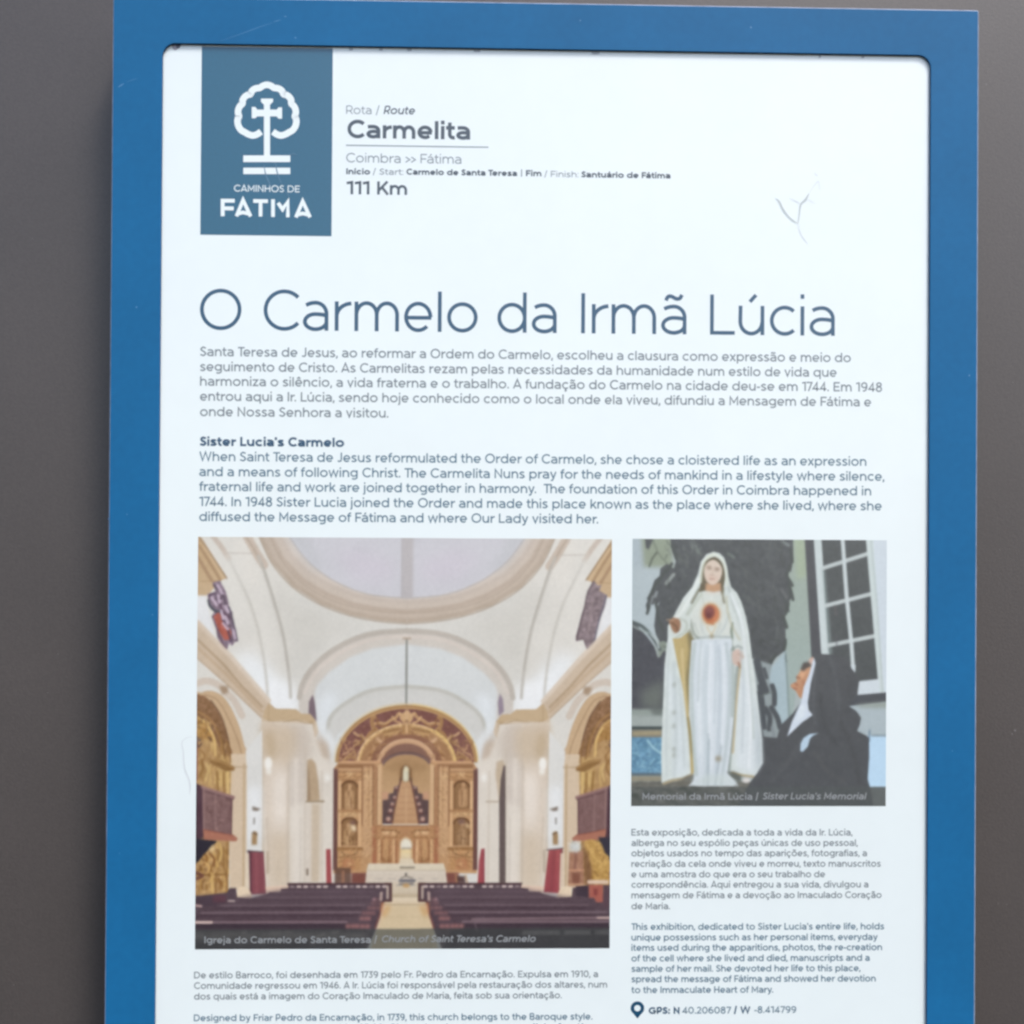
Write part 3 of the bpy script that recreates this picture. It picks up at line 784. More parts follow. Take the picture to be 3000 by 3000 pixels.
    c.line([(140, 470), (395, 545)], 10, (100, 72, 80), .8, 2, mir=True)
    c.line([(145, 450), (150, 800)], 14, (158, 130, 130), .8, 2, mir=True)
    c.line([(245, 500), (248, 815)], 16, (156, 128, 128), .6, 2, mir=True)
    c.line([(385, 550), (385, 840)], 12, (104, 76, 84), .8, 2, mir=True)
    c.dabs(165, 520, 370, 800, 34, 16, [(168, 140, 138), (100, 74, 80), (176, 146, 142)], .6, 2, seed=8)
    c.poly([(140, 798), (300, 835), (400, 848), (440, 880), (430, 908), (150, 892)], (174, 120, 104), mir=True)
    c.line([(150, 805), (400, 855)], 10, (138, 86, 80), .8, 1.5, mir=True)
    c.poly([(62, 395), (80, 400), (80, 880), (62, 885)], (62, 54, 68), .9, mir=True)
    c.poly([(190, 975), (230, 930), (245, 975), (215, 1010)], (222, 196, 150), .9, soft=2, mir=True)
    # small wall pieces by the pier
    c.poly([(565, 602), (600, 615), (640, 625), (605, 645), (568, 640)], (112, 98, 88), .85, soft=2, mir=True)
    c.poly([(575, 700), (590, 700), (586, 762), (574, 758)], (128, 122, 118), .85, soft=1, mir=True)
    c.poly([(562, 845), (580, 815), (610, 830), (606, 935), (562, 938)], (166, 138, 104), soft=2, mir=True)
    c.line([(570, 830), (606, 845)], 12, (98, 80, 68), .8, 2, mir=True)
    # banners
    c.poly([(530, 985), (665, 995), (690, 1362), (548, 1368)], (140, 84, 96))
    c.poly([(530, 985), (560, 990), (566, 1365), (546, 1368)], (96, 62, 78), .9, soft=1)
    c.line([(525, 990), (665, 1000)], 10, (92, 84, 90), .9, 1.5)
    c.line([(600, 1010), (610, 1350)], 24, (156, 96, 106), .6, 4)
    c.poly([(1205, 975), (1245, 975), (1256, 1275), (1210, 1275)], (172, 90, 96))
    c.line([(1230, 980), (1238, 1270)], 12, (148, 74, 84), .7, 2)
    c.zoom(*Dz)
    c.poly([(1360, 985), (1482, 972), (1490, 1365), (1318, 1350)], (164, 88, 94), col2=(158, 80, 92))
    c.line([(1405, 1000), (1385, 1340)], 26, (140, 74, 84), .6, 5)
    c.line([(1440, 1000), (1440, 1350)], 20, (178, 104, 108), .5, 5)
    c.line([(1475, 985), (1478, 1350)], 14, (120, 74, 84), .8, 2)
    c.line([(1345, 982), (1485, 968)], 10, (104, 88, 92), .9, 1.5)
    c.poly([(770, 975), (800, 968), (802, 1270), (742, 1270), (752, 1080)], (166, 86, 96))
    c.line([(790, 990), (792, 1260)], 14, (136, 64, 80), .7, 2)
    # pilaster foot
    c.zoom(*Cz)
    c.poly([(448, 1300), (535, 1300), (570, 1385), (565, 1402), (425, 1402)], (226, 208, 184), mir=True)
    c.poly([(505, 1010), (540, 1010), (548, 1320), (505, 1320)], (222, 208, 188), .9, mir=True)
    c.poly([(680, 1300), (900, 1290), (880, 1322), (700, 1365)], (222, 198, 180), mir=True, soft=1)
    # ---- high altar (zoom E)
    c.zoom(*E_)
    cx = 922
    def body(x0, y0, x1, y1, col, **k):
        c.rect(x0, y0, x1, y1, col, mir=True, **k)
    c.ell(cx, 900, 812, 662, (214, 196, 160), soft=3, a0=180, a1=360)
    c.ell(cx, 905, 800, 650, (190, 156, 112), a0=180, a1=360)
    c.ell(cx, 905, 765, 605, (130, 89, 86), a0=180, a1=360, noise=5)
    c.arcline(cx, 905, 790, 636, 180, 360, 14, (150, 112, 80), alpha=.7)
    c.arcline(cx, 905, 806, 655, 275, 358, 18, (222, 196, 140), alpha=.8)
    # carved scrolls on maroon
    for s in (1, -1):
        def mx(P): return [(cx + s * (x - cx), y) for x, y in P]
        for P, wd, col in [
            ([(835, 350), (800, 400), (740, 430), (680, 470), (620, 460), (560, 470)], 34, (204, 168, 126)),
            ([(560, 395), (530, 420), (540, 500), (580, 540), (520, 570), (470, 640)], 44, (178, 140, 100)),
            ([(590, 420), (600, 480), (660, 500), (720, 470)], 20, (150, 108, 78)),
            ([(330, 570), (370, 600), (420, 610), (460, 660)], 26, (208, 174, 138)),
            ([(330, 720), (380, 680), (350, 650)], 20, (196, 160, 120)),
            ([(400, 600), (430, 650), (390, 700)], 20, (160, 126, 88)),
            ([(240, 720), (250, 760), (300, 760)], 22, (186, 144, 120)),
            ([(175, 870), (200, 820), (260, 790), (300, 750)], 20, (206, 168, 136)),
            ([(230, 880), (270, 850), (330, 850)], 40, (168, 132, 96)),
            ([(200, 880), (330, 790), (350, 880)], 22, (186, 150, 112)),
            ([(760, 390), (800, 440), (850, 460)], 22, (214, 178, 136))]:
            c.line(mx(P), wd, col, .95, 1.6, 4)
            c.line([(x + 6, y + 10) for x, y in mx(P)], wd * .22, (128, 92, 66), .55, 1.4, 4)
    c.dabs(180, 640, 420, 880, 30, 20, [(206, 168, 130), (150, 112, 82), (120, 78, 72)], .7, 1.6, seed=11)
    c.dabs(1430, 640, 1670, 880, 30, 20, [(206, 168, 130), (150, 112, 82), (120, 78, 72)], .7, 1.6, seed=12)
    # inner arches
    c.ell(cx, 915, 560, 450, (210, 174, 128), a0=180, a1=360)
    c.arcline(cx, 915, 553, 443, 182, 300, 16, (226, 196, 156))
    c.arcline(cx, 915, 553, 443, 300, 358, 22, (224, 194, 130))
    c.ell(cx, 915, 522, 412, (170, 132, 96), a0=180, a1=360, noise=8, nscale=5)
    c.ell(cx, 915, 505, 395, (166, 128, 96), a0=180, a1=360)
    for s in (1, -1):
        for a in range(12):
            an = R_(188 + a * 7)
            x, y = cx + s * 430 * math.cos(an), 915 + 335 * math.sin(an)
            c.line([(x, y), (x + 18 * s, y - 14)], 22 + 6 * (a % 2), [(204, 164, 128), (150, 108, 80), (190, 150, 104)][a % 3], .7, 2)
        c.line([(cx - s * 330, 640), (cx - s * 280, 680)], 34, (216, 180, 150), .9, 2)
        c.line([(cx - s * 260, 560), (cx - s * 100, 520)], 26, (150, 116, 76), .8, 3)
        c.line([(cx - s * 250, 590), (cx - s * 90, 560)], 20, (204, 170, 118), .8, 3)
    c.ell(cx, 915, 400, 330, (146, 106, 88), a0=180, a1=360)
    c.arcline(cx, 925, 305, 262, 178, 362, 52, (202, 165, 134), soft=1.6)
    c.arcline(cx, 925, 322, 282, 178, 362, 10, (220, 186, 156), soft=1.6)
    c.ell(cx, 925, 275, 232, (144, 108, 94), a0=180, a1=360)
    c.poly([(655, 920), (700, 800), (800, 720), (922, 700), (1045, 720), (1145, 800), (1190, 920)], (140, 106, 96), smooth=5)
    c.poly([(655, 940), (720, 880), (820, 830), (922, 820), (1025, 830), (1130, 880), (1190, 940), (1190, 1000), (655, 1000)], (180, 147, 112), smooth=5)
    c.arcline(cx, 960, 268, 165, 190, 350, 26, (104, 84, 86), alpha=.8, soft=2)
    c.arcline(cx, 950, 268, 140, 190, 350, 12, (140, 118, 118), alpha=.8, soft=2)
    # crest
    c.poly([(832, 340), (880, 350), (925, 300), (965, 350), (1012, 340), (990, 420), (960, 460), (885, 460), (850, 420)], (216, 181, 142), soft=1)
    for xx in (860, 890, 955, 985): c.line([(xx, 350), (xx + (922 - xx) * .2, 450)], 8, (160, 122, 84), .7, 1.5)
    c.poly([(895, 450), (922, 420), (950, 450)], (128, 92, 62), .9, soft=1)
    c.poly([(860, 470), (990, 470), (965, 570), (885, 570)], (178, 140, 98), soft=2)
    c.line([(922, 480), (922, 570)], 22, (218, 182, 146), .9, 2)
    c.line([(922, 230), (922, 470)], 7, (150, 124, 110), .5, 1.5)
    # body
    c.poly([(105, 975), (155, 900), (200, 890), (590, 890), (655, 920), (655, 1620), (540, 2160), (105, 2160)], (190, 152, 116), mir=True, noise=5)
    body(100, 975, 152, 2120, (112, 80, 80), soft=1)
    c.line([(180, 905), (560, 905), (620, 890)], 34, (204, 164, 130), .9, 2, mir=True)
    body(150, 925, 560, 962, (150, 112, 84), soft=2)
    body(150, 965, 530, 1010, (186, 148, 114), soft=2)
    c.line([(120, 985), (540, 985)], 10, (214, 178, 142), .5, 2, mir=True)
    # pilasters
    body(425, 1010, 545, 1960, (196, 160, 126), soft=3)
    for x, wd, col in ((440, 16, (214, 180, 146)), (470, 20, (206, 170, 136)), (500, 16, (184, 146, 110)), (522, 18, (210, 176, 142)), (560, 34, (166, 126, 98)), (580, 16, (178, 136, 106)), (620, 46, (217, 186, 152)), (642, 12, (196, 158, 124)), (428, 14, (140, 100, 72))):
        c.line([(x, 950), (x, 1620)], wd, col, .75, 2.5, mir=True)
    c.ell(482, 1075, 34, 34, (224, 190, 152), .9, soft=3, mir=True)
    for y in range(1180, 1960, 110): c.ell(480, y, 26, 22, (208, 170, 134), .6, soft=4, mir=True)
    # statue bays
    body(152, 1020, 420, 2110, (192, 152, 114), soft=1)
    c.line([(170, 1110), (170, 1860)], 28, (218, 184, 148), .9, 2, mir=True)
    c.line([(400, 1110), (400, 1860)], 26, (216, 180, 144), .9, 2, mir=True)
    c.line([(150, 1060), (200, 1075), (280, 1035), (360, 1075), (410, 1060)], 16, (158, 118, 84), .8, 2, 4, mir=True)
    c.ell(282, 1030, 36, 24, (226, 192, 152), .9, soft=3, mir=True)
    for yt, yb in ((1115, 1440), (1530, 1855)):
        c.poly([(195, yb), (195, yt + 60), (220, yt + 20), (283, yt), (345, yt + 20), (370, yt + 60), (370, yb)], (150, 116, 86), mir=True)
        c.arcline(283, yt + 62, 84, 58, 180, 360, 22, (104, 72, 56), alpha=.9, soft=2, mir=True)
        c.line([(200, yt + 60), (200, yb)], 12, (110, 78, 58), .8, 2, mir=True)
        c.line([(366, yt + 60), (366, yb)], 12, (110, 78, 58), .8, 2, mir=True)
    def figure(x, y, h, s, body_c, mir=False):
        c.poly([(x, y), (x + 22, y + 26), (x + 20, y + 60), (x + 52, y + 95), (x + 50, y + 170), (x + 42, y + h), (x - 44, y + h), (x - 52, y + 170), (x - 50, y + 95), (x - 18, y + 60), (x - 20, y + 26)], body_c, smooth=4, noise=8, nscale=5)
        c.line([(x - 20, y + 90), (x + s * 12, y + 180), (x + s * 18, y + h - 10)], 13, (126, 92, 66), .7, 2, 4)
        c.line([(x + 18, y + 90), (x - s * 8, y + 200), (x + 4, y + h - 10)], 12, (214, 180, 144), .7, 2, 4)
        c.ell(x, y + 24, 17, 22, (198, 162, 128), soft=2)
    figure(283, 1145, 285, 1, (182, 147, 112)); figure(1568, 1130, 270, -1, (180, 144, 110))
    figure(270, 1590, 240, 1, (176, 142, 106)); figure(1560, 1580, 260, -1, (160, 128, 98))
    c.poly([(300, 1600), (350, 1620), (365, 1670), (330, 1690), (295, 1650)], (226, 206, 176), soft=3)
    c.poly([(1590, 1580), (1640, 1620), (1635, 1650), (1600, 1640)], (212, 186, 152), soft=3)
    c.poly([(285, 1570), (340, 1555), (360, 1600), (310, 1610)], (120, 90, 90), .8, soft=3)
    c.poly([(1500, 1560), (1570, 1540), (1600, 1590), (1530, 1610)], (128, 100, 98), .8, soft=3)
    c.dabs(200, 1680, 365, 1850, 20, 20, [(206, 172, 134), (110, 78, 58), (186, 150, 112)], .7, 1.6, seed=21)
    c.dabs(1480, 1640, 1650, 1840, 24, 20, [(190, 158, 124), (104, 76, 60), (150, 118, 90)], .7, 1.6, seed=22)
    body(150, 1440, 420, 1470, (168, 128, 94), soft=2); body(200, 1480, 370, 1512, (214, 182, 144), soft=4)
    c.line([(160, 1855), (420, 1855)], 16, (214, 178, 140), .8, 2, mir=True)
    c.line([(155, 1885), (430, 1885)], 30, (150, 112, 76), .9, 2, mir=True)
    c.arcline(285, 1905, 90, 50, 10, 170, 16, (116, 84, 60), alpha=.85, mir=True)
    c.ell(285, 1925, 50, 26, (196, 152, 112), soft=3, mir=True)
    body(165, 1975, 410, 2120, (188, 146, 106), soft=2)
    c.zoom(*F_)
    body(200, 640, 340, 760, (180, 130, 98), soft=4)
    c.ell(285, 700, 20, 16, (224, 180, 140), .9, soft=2, mir=True)
    c.line([(170, 790), (420, 790)], 16, (212, 170, 130), .8, 2, mir=True)
    c.poly([(120, 740), (300, 740), (310, 920), (120, 920)], (108, 82, 76), .9, soft=2)
    c.line([(215, 790), (215, 900)], 34, (166, 124, 104), .8, 3)
    c.poly([(310, 800), (480, 800), (470, 920), (310, 920)], (132, 86, 82), soft=2, mir=True)
    c.line([(1490, 820), (1500, 910)], 16, (190, 150, 112), .9, 2); c.line([(1600, 830), (1620, 910)], 14, (190, 150, 112), .9, 2)
    c.poly([(1500, 840), (1590, 840), (1600, 915), (1510, 915)], (84, 62, 66), .9, soft=2)
    c.zoom(*E_)
    # central niche
    c.poly([(655, 940), (1190, 940), (1190, 1600), (655, 1600)], (178, 146, 110), col2=(206, 172, 140))
    c.poly([(680, 960), (922, 860), (1165, 960), (1100, 1000), (740, 1000)], (170, 138, 104), .8, soft=5)
    c.poly([(655, 1330), (715, 1322), (722, 1262), (775, 1250), (785, 1180), (835, 1165), (850, 1080), (925, 1060), (925, 1600), (655, 1600)], (98, 80, 84), mir=True)
    c.poly([(650, 1240), (720, 1240), (722, 1320), (655, 1330)], (196, 152, 130), .8, soft=3, mir=True)
    c.poly([(868, 1110), (925, 1080), (925, 1605), (775, 1605), (800, 1440), (830, 1290)], (192, 155, 122), mir=True)
    for y in (1190, 1290, 1360, 1430, 1500, 1570): c.line([(922 - (y - 1080) * .28 - 15, y), (922 + (y - 1080) * .28 + 15, y)], 8, (166, 126, 98), .7, 2)
    c.line([(922, 1200), (922, 1600)], 14, (206, 172, 140), .7, 2)
    c.line([(860, 1110), (800, 1380), (765, 1600)], 14, (150, 106, 86), .85, 2, mir=True)
    for x, y, r in ((810, 1190, 15), (790, 1300, 17), (765, 1375, 19), (745, 1450, 21), (722, 1545, 26)):
        c.ell(x, y, r, r, (206, 170, 156), .95, soft=2, mir=True)
        c.line([(x - r, y + r + 8), (x + r, y + r + 10)], 14, (116, 70, 70), .8, 2, mir=True)
    c.poly([(845, 1110), (852, 990), (880, 950), (925, 930), (925, 1120)], (120, 88, 64), .9, soft=3, mir=True)
    c.poly([(882, 1110), (884, 1000), (905, 955), (925, 945), (925, 1125)], (216, 213, 190), soft=2, mir=True)
    c.ell(922, 985, 26, 30, (222, 214, 186), soft=2)
    c.line([(925, 1000), (925, 1110)], 8, (186, 186, 168), .5, 2)
    # lower register
    body(545, 1615, 925, 2080, (186, 144, 108), noise=4)
    body(545, 1615, 925, 1665, (184, 142, 106)); c.line([(550, 1622), (1300, 1622)], 12, (152, 108, 80), .8, 2)
    body(545, 1640, 590, 2060, (168, 114, 90), soft=2)
    c.line([(650, 1672), (800, 1672), (860, 1710)], 16, (124, 88, 62), .85, 2, mir=True)
    c.line([(670, 1700), (730, 1700)], 34, (224, 188, 152), .95, 3, mir=True); c.ell(780, 1702, 22, 22, (226, 190, 154), .95, soft=3, mir=True)
    c.poly([(830, 1700), (922, 1740), (1010, 1700), (922, 1660)], (182, 140, 106), soft=3)
    c.line([(590, 1755), (850, 1755)], 12, (160, 116, 84), .8, 2, mir=True)
    for x, wd, col in ((620, 26, (218, 182, 144)), (650, 14, (142, 100, 72)), (700, 50, (198, 158, 118)), (735, 14, (150, 108, 80)), (785, 28, (218, 180, 144)), (815, 18, (152, 104, 78)), (845, 14, (178, 132, 100))):
        c.line([(x, 1790), (x, 2060)], wd, col, .85, 2, mir=True)
    body(640, 1985, 760, 2050, (134, 92, 66), soft=6, alpha=.6)
    r = np.random.default_rng(77)
    for x0, y0, x1, y1, n, sz in ((425, 1000, 590, 1960, 90, 13), (150, 1010, 420, 1105, 26, 11), (150, 1870, 420, 2100, 50, 14), (550, 1625, 900, 1780, 40, 12), (590, 1780, 860, 2060, 40, 12), (160, 1440, 410, 1525, 20, 10), (400, 500, 700, 860, 40, 13), (700, 480, 915, 620, 26, 12), (190, 660, 400, 880, 40, 13)):
        for _ in range(n):
            x, y = r.uniform(x0, x1), r.uniform(y0, y1); a = r.choice([0, math.pi / 2, .8, 2.3]) + r.normal(0, .2); L = sz * r.uniform(.5, 1.3)
            q = [(x - math.cos(a) * L, y - math.sin(a) * L), (x + math.cos(a) * L, y + math.sin(a) * L)]
            c.line(q, sz * .55, (104, 68, 44), .6, 1.5, mir=True)
            c.line([(u - 5, v - 6) for u, v in q], sz * .5, (240, 208, 160), .62, 1.3, mir=True)
    for x in (425, 545, 592): c.line([(x, 960), (x, 1610)], 7, (112, 76, 54), .7, 1.5, mir=True)
    for y in (962, 1012, 1105, 1865, 1975): c.line([(152, y), (425, y)], 7, (116, 80, 56), .7, 1.5, mir=True)
    # tabernacle light
    c.poly([(850, 2070), (862, 1820), (880, 1780), (925, 1745), (925, 2070)], (216, 192, 156), mir=True, soft=3)
    c.ell(925, 1830, 62, 62, (228, 224, 208), soft=3)
    c.rect(868, 1830, 985, 1880, (226, 222, 208), soft=2)
    c.line([(885, 1877), (970, 1877)], 17, (148, 140, 136), .9, 3)
    c.rect(868, 1890, 985, 1990, (226, 206, 158), soft=4, col2=(218, 204, 176))
    # ---- altar table, steps, aisle (zoom F)
    c.zoom(*F_)
    c.poly([(845, 700), (860, 640), (1000, 640), (1020, 700)], (216, 204, 182), soft=1)
    c.poly([(500, 695), (1350, 695), (1372, 765), (482, 765)], (217, 207, 188))
    c.poly([(482, 765), (1372, 765), (1395, 930), (468, 930)], (210, 200, 187))
    c.line([(480, 768), (1372, 768)], 10, (202, 190, 166), .9, 1.5)
    c.line([(490, 800), (1372, 800)], 12, (216, 208, 196), .8, 2)
    c.line([(862, 742), (1015, 742)], 20, (132, 124, 114), .9, 2)
    for x in (600, 640, 750, 790, 1080, 1110, 1230, 1270): c.line([(x - 16, 868), (x + 12, 872)], 16, (190, 182, 174), .7, 3)
    c.poly([(765, 912), (1095, 912), (1100, 1085), (755, 1085)], (207, 195, 176), soft=1)
    c.poly([(765, 1040), (1095, 1040), (1100, 1080), (755, 1080)], (188, 172, 148), soft=5)
    c.poly([(755, 1082), (1100, 1082), (1150, 1150), (690, 1150)], (219, 205, 182))
    c.poly([(650, 1120), (720, 1120), (1150, 1120), (1220, 1125), (1200, 1165), (670, 1165)], (216, 200, 176))
    c.line([(690, 1160), (1170, 1160)], 16, (184, 164, 134), .9, 2)
    c.poly([(700, 1172), (1140, 1172), (1210, 1300), (1300, 1700), (520, 1700), (640, 1300)], (212, 194, 164))
    c.poly([(700, 1172), (760, 1172), (700, 1300), (640, 1300)], (204, 160, 110), .7, soft=6, mir=True)
    c.line([(700, 1300), (1180, 1300)], 16, (200, 182, 152), .5, 4)
    c.line([(860, 890), (1018, 890)], 34, (112, 112, 122), .9, 2); c.line([(860, 930), (1000, 925)], 24, (126, 122, 124), .9, 2)
    c.line([(870, 860), (925, 840), (1000, 860)], 12, (118, 112, 110), .9, 2); c.ell(925, 818, 12, 16, (82, 78, 78), .9, soft=1)
    c.line([(820, 940), (1030, 940)], 10, (150, 148, 150), .8, 2); c.ell(928, 945, 42, 24, (196, 160, 116), .95, soft=2)
    # ---- pews (zoom C, mirrored)
    c.zoom(*Cz)
    pew = [(60, 1385), (350, 1350), (375, 1310), (430, 1312), (440, 1390), (560, 1400), (700, 1362), (720, 1345), (815, 1345), (820, 1318), (885, 1310), (875, 1270), (1775, 1268), (1780, 1430), (1720, 1430), (1690, 1470), (1680, 1560), (1640, 1680), (1560, 1860), (60, 1860)]
    c.poly(pew, (92, 78, 90), mir=True, noise=3)
    c.poly([(440, 1400), (820, 1325), (1680, 1325), (1600, 1470), (300, 1440)], (100, 86, 98), .7, soft=6, mir=True)
    c.poly([(60, 1610), (1480, 1640), (1560, 1860), (60, 1860)], (74, 66, 78), .85, soft=5, mir=True)
    c.poly([(60, 1480), (60, 1380), (220, 1370), (360, 1430), (220, 1465)], (82, 70, 84), .8, soft=3)
    for i in range(15):
        x = 905 + i * 57
        if x in (1247,): continue
        c.line([(x, 1300), (x + 24, 1300)], 19, (212, 196, 192), .5 + .5 * ((i * 7) % 3 > 0), 2, mir=True)
    c.line([(880, 1276), (1700, 1276)], 13, (82, 58, 66), .95, 1.5, mir=True)
    c.line([(1720, 1275), (1772, 1275), (1772, 1425), (1718, 1425)], 18, (98, 72, 74), .95, 1.5, mir=True)
    c.line([(1742, 1300), (1742, 1400)], 18, (206, 188, 174), .9, 2, mir=True)
    c.line([(1688, 1355), (1684, 1415)], 24, (198, 176, 168), .85, 2, mir=True)
    c.ell(1625, 1412, 15, 12, (170, 140, 150), .9, soft=2, mir=True)
    for y, x0, x1, wd, col in ((1342, 830, 1640, 7, (114, 98, 110)), (1392, 600, 1590, 7, (120, 104, 114)), (1420, 460, 1580, 6, (80, 66, 78)), (1462, 300, 1545, 8, (134, 118, 128)), (1490, 250, 1520, 8, (74, 62, 76)), (1525, 130, 1510, 9, (150, 132, 142)), (1555, 80, 1490, 8, (72, 60, 74)), (1608, 70, 1390, 12, (160, 138, 148)), (1640, 70, 1380, 12, (66, 58, 72))):
        c.line([(x0, y), (x1, y - 2)], wd, col, .85, 1.6, mir=True)
    c.line([(70, 1608), (220, 1608)], 22, (230, 206, 200), .9, 2)
    c.line([(75, 1460), (130, 1468)], 18, (214, 184, 180), .85, 2); c.line([(365, 1422), (415, 1424)], 14, (206, 190, 186), .85, 2)
    c.rect(230, 1370, 345, 1432, (104, 72, 86), alpha=.8, soft=3)
    # bench ends along the aisle
    r = np.random.default_rng(4)
    for y, xa, xb, n, rr in ((1412, 1610, 1670, 2, 9), (1445, 1590, 1690, 3, 10), (1485, 1570, 1670, 4, 12), (1530, 1520, 1640, 4, 13), (1578, 1500, 1600, 3, 17), (1645, 1375, 1590, 5, 20)):
        for i in range(n):
            x = xa + (xb - xa) * (i + .5) / n
            c.ell(x + r.uniform(-4, 4), y, rr * 1.1, rr, (176, 124, 124), .75, soft=3, mir=True)
    c.line([(1700, 1440), (1680, 1540), (1640, 1660)], 16, (150, 92, 86), .7, 3, mir=True)
    c.poly([(1690, 1440), (1720, 1450), (1700, 1530), (1680, 1520)], (196, 138, 96), .7, soft=3, mir=True)
    # right extras
    c.zoom(*Dz)
    c.poly([(1540, 1000), (1660, 990), (1672, 1300), (1530, 1300)], (172, 132, 112), noise=7)
    c.line([(1545, 1160), (1665, 1160)], 14, (208, 158, 130), .9, 2); c.line([(1540, 1285), (1670, 1285)], 12, (214, 178, 146), .9, 2)
    c.rect(1565, 1180, 1635, 1275, (132, 88, 78), alpha=.9, soft=3)
    c.line([(1600, 1000), (1590, 1140)], 26, (140, 100, 90), .8, 3)
    c.ell(1592, 955, 52, 44, (203, 208, 208), .95, soft=5); c.dabs(1545, 915, 1640, 1000, 14, 12, [(232, 234, 230), (160, 172, 168)], .8, 2, seed=31)
    c.poly([(1675, 900), (1740, 890), (1830, 920), (1850, 1010), (1892, 1040), (1895, 1250), (1690, 1250)], (190, 154, 96), noise=8)
    c.dabs(1690, 910, 1890, 1240, 50, 22, [(214, 178, 116), (140, 104, 66), (224, 190, 126)], .7, 2, seed=33)
    c.poly([(1665, 950), (1700, 1000), (1740, 1150), (1740, 1290), (1680, 1290)], (120, 86, 72), .8, soft=4)
    c.poly([(1790, 870), (1900, 870), (1900, 1050), (1850, 990)], (64, 62, 78), soft=2)
    c.poly([(1600, 1300), (1720, 1290), (1720, 1400), (1600, 1380)], (74, 64, 78))
    c.poly([(1712, 1288), (1835, 1288), (1838, 1440), (1780, 1440), (1760, 1400), (1715, 1400)], (172, 104, 96), soft=1)
    c.poly([(1838, 1290), (1900, 1290), (1900, 1480), (1838, 1480)], (96, 78, 90))
    c.line([(1715, 1262), (1870, 1262)], 34, (222, 200, 182), .95, 2)
    c.rect(1755, 1320, 1790, 1380, (130, 66, 72), alpha=.8, soft=2)
    c.line([(1790, 1575), (1900, 1575)], 20, (206, 182, 178), .9, 2); c.line([(700, 1585), (1790, 1575)], 14, (158, 134, 142), .8, 3)
    c.line([(1150, 1705), (1900, 1700)], 40, (150, 142, 146), .6, 3)
    for x in (1480, 1750): c.ell(x, 1700, 22, 26, (70, 62, 74), .95, soft=2)
    c.line([(715, 1600), (740, 1690)], 10, (120, 104, 116), .9, 2)
    # caption band
    c.zoom(*Cz)
    c.poly([(40, 1672), (4000, 1660), (4000, 1900), (40, 1900)], (72, 80, 84), .62, soft=1)
    c.poly([(40, 1690), (1560, 1700), (1560, 1760), (40, 1760)], (112, 112, 114), .5, soft=8)
    c.dabs(60, 1690, 1500, 1800, 26, 30, [(124, 124, 124), (70, 70, 76)], .4, 5, ang=0, seed=51)
    c.finish(1.6, 2.2, (2.5, 0, -3.5), .07)
    return c

